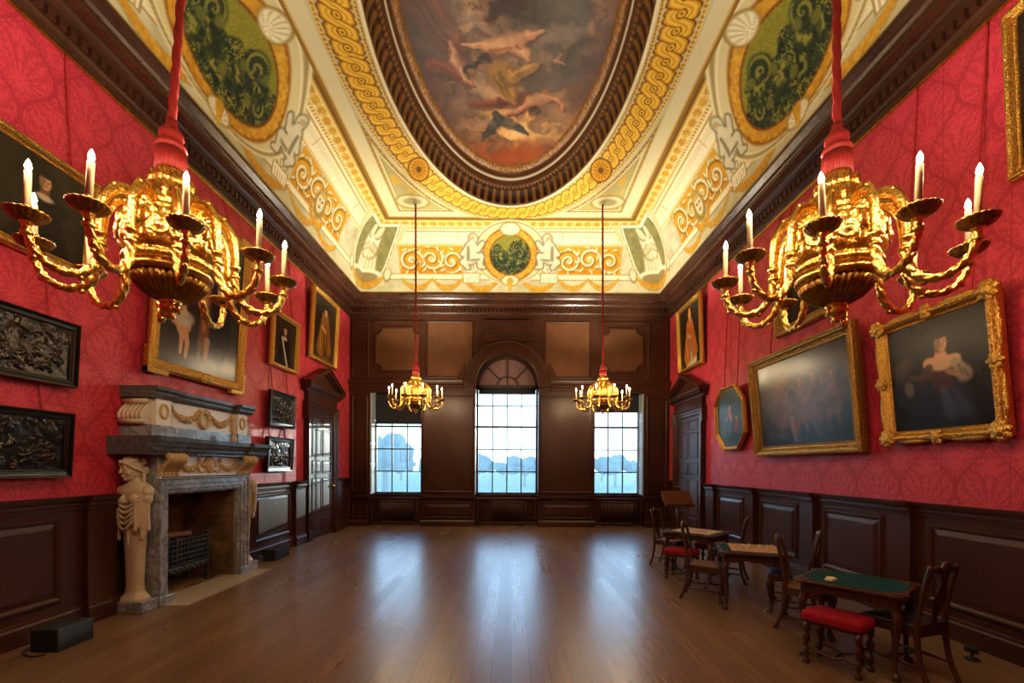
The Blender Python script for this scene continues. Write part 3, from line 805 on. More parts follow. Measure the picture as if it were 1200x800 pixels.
    for (fx, fv, r_, hd) in ((-.62,.34,.20,1),(.34,.40,.24,-1),(.70,-.22,.16,1)):
        C = mix(C, ell(S, V, fx*ix, cy+fv*iy, r_*ix*1.1, r_*ix*1.1, 0, .15)*inn*.85, (34,48,38)); C = mix(C, spiral(S, V, fx*ix, cy+fv*iy, r_*ix, hd, fx*9, .022*ix, 1.8)*inn*.85, (140,136,58))
    for (fx, fv, rx_, ry_, ro) in ((-.50,-.05,.20,.34,.5),(.12,-.12,.17,.30,-.4),(.55,.15,.16,.30,.3),(-.15,-.5,.34,.14,.2),(.45,-.45,.28,.13,-.3),(-.75,-.25,.12,.26,-.2)):
        C = mix(C, ell(S, V, fx*ix+.03*ix, cy+fv*iy-.03*iy, rx_*ix*1.15, ry_*iy*1.15, ro, .2)*inn*.75, (26,40,34)); C = mix(C, ell(wS, wV, fx*ix, cy+fv*iy, rx_*ix*.75, ry_*iy*.75, ro, .5)*inn*.7, (92,98,48)); C = mix(C, ell(wS, wV, fx*ix-.03*ix, cy+fv*iy+.03*iy, rx_*ix*.35, ry_*iy*.45, ro, .7)*inn*.75, (164,158,66))
        C = mix(C, ell(S, V, fx*ix+.03, cy+(fv+ry_*1.0)*iy, .085*ix, .085*ix, 0, .3)*inn*.8, (108,110,50))
    # shells above and below
    for (vy, s_) in ((cy+ry*.98, .22), (cy-ry*1.0, .20)):
        C = mix(C, ell(S, V, 0, vy, s_*1.3, s_*.8, 0, .1), (150,126,60)); C = mix(C, ell(S, V, 0, vy, s_*1.12, s_*.66, 0, .15), (234,228,196))
        an = np.arctan2(V-vy+s_*.5, S); C = mix(C, ell(S, V, 0, vy, s_*1.1, s_*.64, 0, .15)*(np.sin(an*16)>.3)*.5, (176,160,110))
    C = gold_leaf(C, cap(S, V, 0, .36, 0, .12, .09, .04, .15), S, V, 20)
    for sg in (-1, 1): C = putto(C, S, V, sg*put, .90, .92, -sg)
    # corner shields with standing figures
    sh = (MI > -.02)&(MI < .98+.25*(Q-.5)); 
    C = mix(C, sh&(Q>.10)&(Q<.93), (206,196,146))
    m2 = (1-sst(.80,.83,MI+.35*(np.abs(Q-.58)/.33)**3*.5))*(Q>.27)*(Q<.90)
    C = mix(C, (1-sst(.93,.96,MI+.35*(np.abs(Q-.58)/.33)**3*.5))*((Q>.22)&(Q<.93)), (238,232,200))
    C = mix(C, (np.abs(MI-.90+.35*(np.abs(Q-.58)/.33)**3*.5)<.018)&(Q>.22)&(Q<.93), (160,140,80))
    C = mix(C, m2, (124,124,76)); C = mix(C, m2*(fbm(S,V,9,seed+2,3)-.3)*1.1, (168,160,104))
    for (a0,v0,a1,v1,r0,r1,col) in ((.16,.66,.14,1.2,.30,.22,(232,226,196)),(.14,1.2,.16,1.52,.21,.16,(236,230,200)),(.16,1.62,.16,1.68,.11,.11,(222,212,176)),(.05,1.34,.30,1.16,.07,.05,(212,204,170))):
        C = mix(C, cap(MI, V, a0+.04, v0-.03, a1+.04, v1-.03, r0+.03, r1+.03, .2)*.8, (146,134,90)); C = mix(C, cap(MI, V, a0, v0, a1, v1, r0, r1, .2), col)
    for a0 in (.04,.17,.30): C = mix(C, cap(MI, V, a0, .5, a0+.02, 1.3, .03, .015, .5)*.6, (176,166,124))
    C = mix(C, ell(MI, V, .10, .50, .62, .17, 0, .12), (238,232,204)); C = mix(C, ell(MI, V, .10, .44, .52, .14, 0, .15), (150,136,92))
    C = garland(C, MI, V, -.3, .8, .46, .24, .10)
    C = mix(C, ell(MI, V, .95, .50, .15, .20, 0, .2), (156,140,92)); C = mix(C, ell(MI, V, .95, .53, .11, .15, 0, .2), (228,220,186))
    C = mix(C, (Q<.02)*1., (150,130,74))
    return C
def cove(side, ns, nt=84):
    a = np.linspace(0, 1, ns)[None, :]; tt = np.linspace(0, 1, nt)[:, None]
    d = CD*(1-np.cos(tt*PI/2)); z = ZCOR+CH*np.sin(tt*PI/2); ins = CI+d
    q = ((z-ZCOR)+.45*d)/(CH+.45*CD) + 0*a
    if side in 'LR':
        y0, y1 = YN+ins, YE-ins; y = y0+(y1-y0)*a
        x = (XL+ins if side == 'L' else XR-ins)+0*a; P = np.stack([x, y, z+0*a], -1)
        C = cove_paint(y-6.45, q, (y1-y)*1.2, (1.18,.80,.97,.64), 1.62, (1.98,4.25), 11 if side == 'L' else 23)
    else:
        x0, x1 = XL+ins, XR-ins; x = x0+(x1-x0)*a; yy = (YE-ins if side == 'E' else YN+ins)+0*a
        P = np.stack([x, yy, z+0*a], -1)
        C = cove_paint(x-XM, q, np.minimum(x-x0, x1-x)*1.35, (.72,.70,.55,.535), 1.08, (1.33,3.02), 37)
    return P, C
# flat part
FX0, FX1, FY0, FY1 = XL+CI+CD, XR-CI-CD, YN+CI+CD, YE-CI-CD
def oval_r(X, Y): return np.hypot((X-OX)/OB, (Y-OY)/OA)
def oval_d(X, Y):
    r = oval_r(X, Y); gx = (X-OX)/OB**2; gy = (Y-OY)/OA**2
    return (r-1)*r/np.maximum(np.hypot(gx, gy), 1e-6)
_ph = np.linspace(-PI, PI, 4001); _dl = np.hypot(-(OB+.38)*np.sin(_ph), (OA+.38)*np.cos(_ph)); _al = np.concatenate([[0], np.cumsum((_dl[1:]+_dl[:-1])/2*(_ph[1]-_ph[0]))])
def flat_paint(X, Y):
    D = oval_d(X, Y); phi = np.arctan2((Y-OY)/(OA+.38), (X-OX)/(OB+.38)); s = np.interp(phi, _ph, _al)
    C = np.ones(X.shape+(3,))*np.array((200,196,165)); f = fbm(X+50, Y, 2.5, 2, 4); C = mix(C, (f-.4)*1.1, (170,162,112))
    ax = np.minimum(X-FX0, FX1-X); ay = np.minimum(FY1-Y, Y-FY0); e = np.minimum(ax, ay)
    C = mix(C, (e<.05)*1., (150,112,44)); C = mix(C, ((e>.05)&(e<.085)&((np.where(ax<ay,Y,X)*22)%1<.6))*1., (216,176,70)); C = mix(C, ((e>.085)&(e<.34))*.8, (222,214,172))
    # spandrel frames between the oval band and the straight borders
    sd = np.maximum(np.maximum(.36-ax, .30-ay), .80-D)
    C = mix(C, (sd<.0)*1., (188,160,90)); C = mix(C, ((np.abs(sd+.03)<.022)&((np.where(ax<ay,Y,X)*18)%1<.5))*1., (130,90,36))
    C = mix(C, (sd<-.07)*1., (214,204,158)); C = mix(C, (sd<-.11)*1., (150,138,82)); C = mix(C, (sd<-.125)*1., (176,166,112))
    leaf = fbm(X, Y, 6, 8, 3); C = mix(C, ((sd<-.15)*sst(.5,.6,leaf))*.8, (214,172,66))
    for sx in (-1, 1):
        for yc in (FY1-.72, FY0+.72):
            cx = OX+sx*2.35
            C = mix(C, ell(X, Y, cx, yc, .42, .30, 0, .1), (150,132,74)); C = mix(C, ell(X, Y, cx, yc, .37, .25, 0, .1), (206,196,150)); C = mix(C, ell(X, Y, cx, yc, .22, .14, 0, .3), (150,142,96))
    # guilloche band round the oval
    K = (D > .05)&(D < .74)
    C = mix(C, K*1., (188,182,138)); C = mix(C, (K&((D<.13)|(D>.66)))*1., (218,196,120))
    dots = (((s*15)%1-.5)**2+(((D-.095)/.05 if False else 0))**2) < .09
    C = mix(C, (K&(((D>.075)&(D<.115))|((D>.675)&(D<.715)))&dots)*1., (176,122,34))
    per = .50; v = D-.395; ss = s/per
    rep = 6.0; loc = (s % (_al[-1]/4))-(_al[-1]/8)                   # rosettes at the quarter points
    A = .140; w = .082
    for k, sg in enumerate((1, -1)):
        c = sg*A*np.sin(2*PI*ss); sl = A*2*PI/per*np.cos(2*PI*ss); dd = np.abs(v-c)/np.sqrt(1+sl*sl)
        C = mix(C, (1-sst(w+.012,w+.022,dd))*K, (122,76,16)); C = mix(C, (1-sst(w-.008,w,dd))*K, (206,150,28)); C = mix(C, (1-sst(.012,.03,np.abs(dd-.035)))*K*.75, (240,206,96))
    c = A*np.sin(2*PI*ss); sl = A*2*PI/per*np.cos(2*PI*ss); dd = np.abs(v-c)/np.sqrt(1+sl*sl); top = np.cos(2*PI*ss) > .2
    C = mix(C, (1-sst(w+.012,w+.022,dd))*K*top, (122,76,16)); C = mix(C, (1-sst(w-.008,w,dd))*K*top, (206,150,28)); C = mix(C, (1-sst(.012,.03,np.abs(dd-.035)))*K*top*.75, (240,206,96))
    lx = ((ss*2) % 1-.5)*per/2; 
    for vv in (-.0,):
        rr = np.hypot(lx, v-vv); C = mix(C, (1-sst(.072,.08,rr))*K, (128,82,18)); C = mix(C, (1-sst(.050,.058,rr))*K, (222,176,60)); C = mix(C, (1-sst(.016,.022,rr))*K, (120,70,14))
    rr = np.hypot(loc, v); C = mix(C, (1-sst(.29,.31,rr))*K, (120,76,22)); an = np.arctan2(v, loc)
    C = mix(C, (1-sst(.25,.27,rr))*K, (206,152,34)); C = mix(C, (1-sst(.20,.22,rr))*(np.sin(an*14)>0)*K*.8, (140,86,18)); C = mix(C, (1-sst(.07,.08,rr))*K, (110,70,18))
    return C
def build_ceiling():
    Vs, Fs, Cs, b = [], [], [], 0
    def push(P, C, keep=None):
        nonlocal b
        n, m = P.shape[:2]; idx = np.arange(n*m).reshape(n, m)
        F = np.stack([idx[:-1,:-1], idx[:-1,1:], idx[1:,1:], idx[1:,:-1]], -1)
        F = F[keep] if keep is not None else F.reshape(-1,4)
        Vs.append(P.reshape(-1,3)); Fs.append(F+b); Cs.append(C.reshape(-1,3)); b += n*m
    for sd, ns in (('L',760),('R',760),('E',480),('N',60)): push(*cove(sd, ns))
    xs = np.linspace(FX0, FX1, 380); ys = np.linspace(FY0, FY1, 680); X, Y = np.meshgrid(xs, ys)
    P = np.stack([X, Y, np.full_like(X, ZCEIL)], -1); C = flat_paint(X, Y)
    xc = (xs[:-1]+xs[1:])/2; yc = (ys[:-1]+ys[1:])/2; Xc, Yc = np.meshgrid(xc, yc)
    push(P, C, oval_r(Xc, Yc) > 1.008)
    return tag(color_mesh('ceiling', np.concatenate(Vs), np.concatenate(Fs), np.concatenate(Cs), M['paint']), kind='structure')
build_ceiling()

# ---- carved oval frame and the painting inside it
ZP = 8.78
def oval_frame():
    # (inset from the opening, z, colour, flute depth)
    pr = [(-.07,8.105,'c',0),(-.075,8.07,'c',0),(-.04,8.045,'c',0),(0,8.05,'c',0),(.012,8.075,'b',0),(.02,8.09,'b',0),
          (.03,8.10,'f',.0),(.035,8.13,'f',1),(.05,8.20,'f',1),(.075,8.27,'f',1),(.105,8.33,'f',1),(.13,8.36,'f',0),
          (.125,8.375,'b',0),(.14,8.40,'d',0),(.165,8.43,'d',0),(.185,8.44,'b',0),(.19,8.48,'b',0),(.215,8.53,'b',0),(.225,8.545,'w',0),(.24,8.56,'w',0),
          (.245,8.60,'b',0),(.27,8.66,'b',0),(.30,8.70,'g',0),(.325,8.705,'g',0),(.355,8.74,'g',0),(.38,8.755,'g',0),(.40,8.80,'g',0)]
    pal = {'c':(222,212,170),'b':(84,48,18),'f':(100,62,24),'d':(92,56,20),'w':(206,196,170),'g':(176,112,24)}
    n = 1500; ph = np.linspace(0, 2*PI, n+1)
    dl = np.hypot(OB*np.sin(ph), OA*np.cos(ph)); al = np.concatenate([[0], np.cumsum((dl[1:]+dl[:-1])/2*(ph[1]-ph[0]))]); L = al[-1]
    nx, ny = np.cos(ph)/OB, np.sin(ph)/OA; nn = np.hypot(nx, ny); nx, ny = nx/nn, ny/nn
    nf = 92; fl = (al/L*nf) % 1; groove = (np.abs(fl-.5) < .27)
    den = ((al/L*nf*2) % 1) < .5
    P = np.zeros((len(pr), n+1, 3)); C = np.zeros_like(P)
    gn = vnoise(al*14, al*0, 3); GN = [vnoise(al*38, al*0+k*2.7, 7) for k in range(40)]
    for k, (i, z, c, f) in enumerate(pr):
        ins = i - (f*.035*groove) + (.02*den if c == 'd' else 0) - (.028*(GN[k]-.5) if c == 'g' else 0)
        P[k,:,0] = OX+OB*np.cos(ph)-nx*ins; P[k,:,1] = OY+OA*np.sin(ph)-ny*ins; P[k,:,2] = z
        col = np.ones((n+1,3))*np.array(pal[c])
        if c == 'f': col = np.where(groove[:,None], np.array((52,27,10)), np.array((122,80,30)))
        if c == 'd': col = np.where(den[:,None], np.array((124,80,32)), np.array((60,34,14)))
        if c == 'g': col = col*(.55+.6*GN[k][:,None])*.85
        C[k] = col
    return P, C
root = tag(empty('ceiling_painting', (OX, OY, ZCEIL)), 'large oval ceiling painting of clouds and drifting figures in a fluted gilt frame', 'painting')
P, C = oval_frame(); P = P-np.array((OX,OY,ZCEIL))
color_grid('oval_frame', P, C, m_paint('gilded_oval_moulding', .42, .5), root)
def oval_picture():
    rs = np.linspace(0, 1, 150)[:,None]; ph = np.linspace(0, 2*PI, 520)[None,:]
    a, b = OA-.36, OB-.36
    X = b*rs*np.cos(ph); Y = a*rs*np.sin(ph)
    P = np.stack([X, Y, np.full_like(X, ZP-ZCEIL)], -1)
    n1 = fbm(X+9, Y, 1.1, 1, 5); n2 = fbm(X+3, Y+7, 2.3, 4, 5); n3 = fbm(X, Y, 5, 6, 3)
    wx, wy = X+(n1-.5)*1.2, Y+(n2-.5)*1.2; cl = fbm(wx+4, wy, 1.3, 12, 5)
    C = np.ones(X.shape+(3,))*np.array((92,64,50))
    C = mix(C, sst(.44,.52,cl), (138,104,82)); C = mix(C, sst(.52,.57,cl)*.9, (176,140,108)); C = mix(C, sst(.58,.66,cl)*.9, (208,174,136)); C = mix(C, sst(.46,.40,cl)*.8, (58,42,38))
    bl = fbm(wx-6, wy+2, 1.7, 30, 5); C = mix(C, sst(.52,.60,bl)*.5, (92,94,92)); C = mix(C, sst(.40,.33,bl)*.6, (48,34,30))
    edge = sst(.55,1.0,np.hypot(X/b, Y/a)+(n2-.5)*.4)
    C = mix(C, edge*.7, (84,44,28)); C = mix(C, sst(.0,-1,X+.6)*sst(-2.2,1,Y)*.5, (74,40,34))
    C = mix(C, ell(wx, wy, .30, 2.20, 1.0, .75, 0, .7)*.9, (232,180,104)); C = mix(C, ell(wx, wy, .25, 2.45, .6, .32, 0, .7)*.85, (250,216,150))
    C = mix(C, ell(wx, wy, -.15, 1.05, .9, .5, 0, .8)*.6, (196,168,136)); C = mix(C, ell(X, Y, 0, 3.2, 1.1, .40, 0, .7)*.85, (168,76,30))
    for (px_, py_, rx_, ry_, cc) in ((-.95,1.75,.45,.30,(120,92,76)),(-.75,2.35,.40,.26,(150,112,84)),(-.35,2.75,.35,.2,(132,92,64)),(1.0,2.2,.4,.3,(140,108,82)),(.95,1.1,.5,.4,(96,84,76)),(-1.1,.9,.45,.4,(88,62,54)),(.65,.3,.6,.4,(116,104,92)),(.9,-.5,.5,.6,(84,78,72))):
        C = mix(C, ell(wx+.03, wy+.05, px_, py_, rx_*1.08, ry_*1.1, 0, .18)*.65, tuple(v*.5 for v in cc)); C = mix(C, ell(wx, wy, px_, py_, rx_, ry_, 0, .3)*.75, cc); C = mix(C, ell(wx, wy, px_+.08, py_+.06, rx_*.6, ry_*.5, 0, .9)*.5, tuple(min(255,v*1.4) for v in cc))
    X0, Y0 = X, Y; X = X0+(fbm(X0+2, Y0, 4.5, 14, 3)-.5)*.16+(n1-.5)*.1; Y = Y0+(fbm(X0-3, Y0, 4.5, 15, 3)-.5)*.16
    sh, fl, fs = (66,42,32), (206,152,110), (164,108,76)
    def fig(L, col, sc=1):
        nonlocal C
        for (x0,y0,x1,y1,r0,r1) in L: C = mix(C, cap(X, Y, x0+.03, y0+.04, x1+.03, y1+.04, r0*1.25, r1*1.25, .4)*.7, sh)
        for (x0,y0,x1,y1,r0,r1) in L: C = mix(C, cap(X, Y, x0, y0, x1, y1, r0*1.2, r1*1.3, .45)*.85, col)
        for (x0,y0,x1,y1,r0,r1) in L: C = mix(C, cap(X, Y, x0-.02, y0-.03, x1-.02, y1-.03, r0*.55, r1*.55, .9)*.55, (236,196,154))
    def shade(L, col, a_):
        nonlocal C
        for q in L: C = mix(C, cap(X, Y, *q, .7)*a_, col)
    # drifting drapery
    for (x0,y0,x1,y1,r0,r1,col) in ((-1.5,-.6,-.95,.5,.35,.2,(110,54,40)),(-1.35,.9,-.9,1.15,.12,.09,(132,58,44)),(-.75,1.78,-.2,1.72,.07,.10,(128,60,46)),(-.2,1.72,.1,1.8,.10,.05,(110,50,40)),(-.15,1.05,.05,1.55,.24,.12,(168,126,54)),(.05,1.2,.45,.92,.10,.06,(190,148,70)),(.3,1.6,.15,1.95,.13,.10,(120,72,56))):
        C = mix(C, cap(X, Y, x0+.03, y0+.04, x1+.03, y1+.04, r0*1.15, r1*1.2, .4)*.6, sh); C = mix(C, cap(X, Y, x0, y0, x1, y1, r0, r1, .4)*.85, col)
        dx, dy = x1-x0, y1-y0; n_ = math.hypot(dx, dy)
        for o in (-.5, .1, .55): C = mix(C, cap(X, Y, x0-dy/n_*r0*o, y0+dx/n_*r0*o, x1-dy/n_*r1*o, y1+dx/n_*r1*o, r0*.12, r1*.12, .8)*.6, tuple(v*.55 for v in col) if o > 0 else tuple(min(255,v*1.35) for v in col))
    # reclining figure and companion
    fig([(-.34,.60,-.10,.56,.12,.13),(-.10,.56,.10,.47,.135,.13),(.10,.47,.34,.36,.11,.07),(.34,.36,.55,.27,.065,.04),(.08,.56,.24,.66,.10,.075),(.24,.66,.34,.80,.07,.05),(-.36,.58,-.60,.55,.05,.04),(-.60,.55,-.80,.52,.042,.03)], fl)
    shade([(-.3,.68,.05,.60,.035,.03),(.14,.55,.2,.58,.03,.02)], (150,90,62), .7)
    fig([(-.94,.86,-.84,1.02,.10,.09),(-.98,.50,-.95,.85,.04,.065),(-.84,1.02,-.80,1.22,.07,.05),(-.80,1.22,-.66,1.30,.045,.03)], fs)
    for (x0,y0,r) in ((-.72,.98,.115),(-.55,.92,.10)):
        C = mix(C, ell(X, Y, x0, y0, r, r*.9, .3, .3)*.95, (46,28,22)); C = mix(C, ell(X, Y, x0+.05, y0+.06, r*.55, r*.5, .3, .4)*.8, (170,112,80))
    C = mix(C, ell(X, Y, -.40, .80, .12, .09, .3, .35)*.9, (52,32,24))
    fig([(.42,1.70,.66,1.58,.10,.10),(.66,1.58,.90,1.62,.055,.045),(.90,1.62,1.04,1.78,.045,.035),(1.04,1.78,1.08,1.88,.03,.02),(.42,1.70,.2,1.86,.07,.05),(.2,1.86,.0,2.02,.045,.03),(.0,2.02,-.12,2.12,.03,.02)], (188,112,72))
    C = mix(C, ell(X, Y, .52, 1.90, .12, .10, 0, .3)*.95, (44,30,26)); C = mix(C, ell(X, Y, .47, 1.96, .06, .05, 0, .4)*.7, (150,92,66))
    fig([(.80,.85,1.0,.90,.03,.025),(.86,.85,.90,.75,.02,.015)], (150,100,74))
    for (x0,y0,x1,y1,r0,r1) in ((-.25,2.15,-.45,2.5,.13,.10),(-.45,2.5,-.62,2.72,.10,.03),(-.2,2.2,.15,2.32,.13,.11),(.15,2.32,.38,2.58,.10,.03),(-.25,2.15,-.28,2.0,.10,.07)):
        C = mix(C, cap(X, Y, x0, y0, x1, y1, r0, r1, .35)*.92, (50,52,54)); C = mix(C, cap(X, Y, x0-.02, y0+.02, x1-.02, y1+.02, r0*.4, r1*.4, .8)*.5, (96,96,92))
    C = mix(C, (n3-.45)*.5, (40,26,20)); X, Y = X0, Y0
    for (px_, py_, rx_, ry_) in ((-.2,.85,.5,.16),(.75,.7,.35,.15),(-.85,1.35,.4,.2),(.2,1.98,.3,.10),(-.55,2.25,.25,.14),(.85,1.75,.3,.2),(-.3,.25,.5,.15)):
        C = mix(C, ell(wx, wy, px_, py_, rx_, ry_, 0, .5)*.55*sst(.38,.6,n3), (170,138,108))
    C = C*np.array((.86,.80,.75))
    return P, C
P, C = oval_picture()
color_grid('canvas', P, C, M['ceil_canvas'], root)
# ------------------------------------------------------------------ pictures on the long walls
def frame_profile(fw, dep, style):
    k = fw/.12
    if style == 'black':
        p = [(0,-.35),(.006,-.55),(.02,-.60),(.03,-.75),(.055,-.78),(.06,-.62),(.08,-.66),(.09,-.95),(.108,-1),(.118,-.85),(.12,-.3),(.12,0)]
    elif style == 'wide':
        p = [(0,-.30),(.004,-.42),(.016,-.44),(.02,-.38),(.045,-.50),(.068,-.80),(.085,-.88),(.09,-1),(.105,-1),(.115,-.80),(.12,-.4),(.12,0)]
    else:
        p = [(0,-.30),(.006,-.42),(.018,-.40),(.03,-.48),(.055,-.86),(.075,-1),(.095,-.94),(.105,-.70),(.115,-.62),(.12,-.4),(.12,0)]
    return [(o*k, y*dep) for o, y in p]
def beads(mb, w, h, o, y, r, step):
    """row of carved beads along a frame at outward distance o"""
    W, H = w/2+o, h/2+o
    for s in (-1, 1):
        n = max(2, int(2*W/step)); 
        for k in range(n): mb.ball((-W+2*W*(k+.5)/n, y, s*H), (r*1.25, r*.7, r), 6, 4)
        n = max(2, int(2*H/step))
        for k in range(n): mb.ball((s*W, y, -H+2*H*(k+.5)/n), (r, r*.7, r*1.25), 6, 4)
def leafy(mb, c, R, y, n=5, rot=0):
    """carved shell and leaf cluster"""
    mb.ball((c[0], y, c[1]), (R*.42, R*.25, R*.42), 10, 6)
    for k in range(n):
        a = rot+2*PI*k/n
        mb.ball((c[0]+R*.42*math.cos(a), y+R*.10, c[1]+R*.42*math.sin(a)), (R*.40, R*.22, R*.30), 8, 5, rot=(0,-a,0))
def picture(name, label, cat, side, uc, zb, w, h, fw, tilt, paint, style='gilt', mat='gold_frame', dep=.09, group=None, cords=(-.3,.3), ztop=6.04, orn=None, octa=False, eared=False):
    sg = -1 if side == 'R' else 1; off = .05
    root = tag(empty(name, ((XL+off) if side == 'L' else (XR-off), uc, zb), (tilt,0,sg*PI/2)), label, cat, group)
    iw, ih = w-2*fw, h-2*fw; zc = h/2
    f = MB(); prof = frame_profile(fw, dep, style)
    if not octa:
        f.frame(iw, ih, prof, 0, zc); f.box(-w/2+.01, w/2-.01, -.012, 0, .01, h-.01)
        T = Matrix.Translation((0,0,zc)); g = MB()
        if style == 'gilt':
            beads(g, iw, ih, fw*.08, -dep*.44, fw*.055, fw*.22); beads(g, iw, ih, fw*.62, -dep*.98, fw*.10, fw*.42)
        elif style == 'wide':
            beads(g, iw, ih, fw*.09, -dep*.45, fw*.05, fw*.2); beads(g, iw, ih, fw*.38, -dep*.52, fw*.10, fw*.34); beads(g, iw, ih, fw*.80, -dep*1.0, fw*.045, fw*.16)
        if orn:
            W, H = iw/2+fw*.6, ih/2+fw*.6
            for sx in (-1,1):
                for sz in (-1,1): leafy(g, (sx*W, sz*H), fw*orn, -dep*.95, 7, .3)
                leafy(g, (sx*(W+fw*.1), 0), fw*orn*.8, -dep*.9, 6); leafy(g, (0, sx*(H+fw*.1)), fw*orn*.8, -dep*.9, 6)
                for q in (-.5,.5):
                    g.ball((sx*(W+fw*.35), -dep*.5, q*H), (fw*.25, dep*.35, H*.34), 8, 6); g.ball((q*W, -dep*.5, sx*(H+fw*.35)), (W*.34, dep*.35, fw*.25), 8, 6)
        if eared:
            for sx in (-1,1):
                for sz in (-1,1):
                    x0, x1 = sorted((sx*(w/2-.30), sx*(w/2+.045))); z0, z1 = sorted((zc+sz*(h/2-.02), zc+sz*(h/2+.045))); f.box(x0, x1, -dep*.8, -.002, z0, z1)
                    x0, x1 = sorted((sx*(w/2-.02), sx*(w/2+.045))); z0, z1 = sorted((zc+sz*(h/2-.30), zc+sz*(h/2+.044))); f.box(x0, x1, -dep*.8, -.002, z0, z1)
            leafy(g, (0, -h/2+.05), .09, -dep*.95, 7)
        f.add(g.v, g.f, True, T)
    else:
        def ring(s0, y):
            a_, b_ = w/2, h/2; cx_, cz_ = a_*.50, b_*.50
            P8 = [(a_,cz_),(cx_,b_),(-cx_,b_),(-a_,cz_),(-a_,-cz_),(-cx_,-b_),(cx_,-b_),(a_,-cz_)]
            return [(x*s0, y, zc+z*s0) for x, z in P8]
        n = 8; vs = []; fs = []
        for o, y in prof: vs += ring((w/2-fw+o)/(w/2), y)
        for k in range(len(prof)-1):
            for i in range(n): j=(i+1)%n; fs.append((k*n+i, k*n+j, (k+1)*n+j, (k+1)*n+i))
        f.add(vs, fs)
    f.build('frame', M[mat], root)
    if paint is not None:
        cw, ch = iw+.01, ih+.01; n = max(40, min(190, int(cw/.011))); m = max(40, min(190, int(ch/.011)))
        X, Z = np.meshgrid(np.linspace(-cw/2, cw/2, n), np.linspace(0, ch, m))
        yy = np.full_like(X, -dep*.28)
        if octa:
            Rr = np.linspace(0, 1, 60)[:,None]; base = [(x, z-zc) for x, _, z in ring((w/2-fw+.004)/(w/2), 0)]; base.append(base[0])
            ex = np.concatenate([np.linspace(base[i][0], base[i+1][0], 20, endpoint=False) for i in range(8)]+[[base[0][0]]]); ez = np.concatenate([np.linspace(base[i][1], base[i+1][1], 20, endpoint=False) for i in range(8)]+[[base[0][1]]])
            X = Rr*ex[None]; Z = Rr*ez[None]+ch/2; yy = np.full_like(X, -dep*.28)
        C = paint(X/ch, Z/ch, cw/ch)
        color_grid('canvas', np.stack([X, yy, Z+fw-.005], -1), C, M['canvas'], root)
    if cords:
        c = MB(); ct, st = math.cos(tilt), math.sin(tilt)
        for q in cords:
            y, z = off-.02, ztop-zb
            p1 = (q*w, y*ct+z*st, -y*st+z*ct); p0 = (q*w, .014, h-.06)
            n = 40; pts = [Vector(p0).lerp(Vector(p1), k/n) for k in range(n+1)]
            c2 = MB(); c2.tube(pts, .011, 6, twist=lambda th, k: 1+.35*((k*7+int(th*3)) % 3-1)); c2.build('cord', M['cord'], root)
    return root
def bgd(X, Y, base, seed, amt=14):
    n = fbm(X+seed, Y, 3.0, seed, 5)-.5
    return np.ones(X.shape+(3,))*np.array(base, float) + n[...,None]*amt*2
SK, SKD = (198,150,112), (120,78,54)
def head(cx, cy, r, turn=0, hair=(30,22,18), sk=SK):
    """strokes for a painted head"""
    d = tuple(int(a*.55) for a in sk)
    return [('e',cx-.1*r*turn,cy+.18*r,r*1.02,r*1.2,0,.25,hair,1), ('e',cx,cy,r*.76,r*1.05,0,.2,sk,1), ('e',cx-.42*r*(turn or 1),cy-.1*r,r*.36,r*.9,0,.6,d,.7),
            ('e',cx-.28*r+.16*r*turn,cy+.16*r,r*.15,r*.07,0,.4,(40,26,20),.9), ('e',cx+.28*r+.16*r*turn,cy+.16*r,r*.15,r*.07,0,.4,(40,26,20),.9),
            ('c',cx+.16*r*turn,cy+.12*r,cx+.22*r*turn,cy-.18*r,r*.06,r*.12,.6,d,.6), ('e',cx+.14*r*turn,cy-.46*r,r*.22,r*.07,0,.5,(128,58,46),.9), ('e',cx,cy+.92*r,r*.8,r*.4,0,.35,hair,.95)]
def p_bust(face=(.5,.74), robe=(26,22,22), hand=None, hair=(28,20,16), base=(40,32,24), extra=()):
    def f(X, Y, a):
        C = bgd(X, Y, base, 5); cx, cy = face[0]*a, face[1]
        L = [('c',cx,cy-.2,cx-.02,.0,.16,.34,.15,robe,.95), ('c',cx-.2,cy-.22,cx+.2,cy-.24,.07,.07,.3,robe,.9), ('c',cx,cy-.1,cx,cy-.16,.05,.06,.3,SKD,1), ('e',cx,cy-.17,.10,.035,0,.3,(196,188,170),.85)]
        L += head(cx, cy, .085, 1, hair)
        if hand: L += [('c',hand[0]*a,hand[1],hand[0]*a+.06,hand[1]+.03,.03,.022,.3,SK,.9)]
        return strokes(X-a*.0, Y, C, L+list(extra))
    return lambda X, Y, a: f(X+a/2, Y, a)
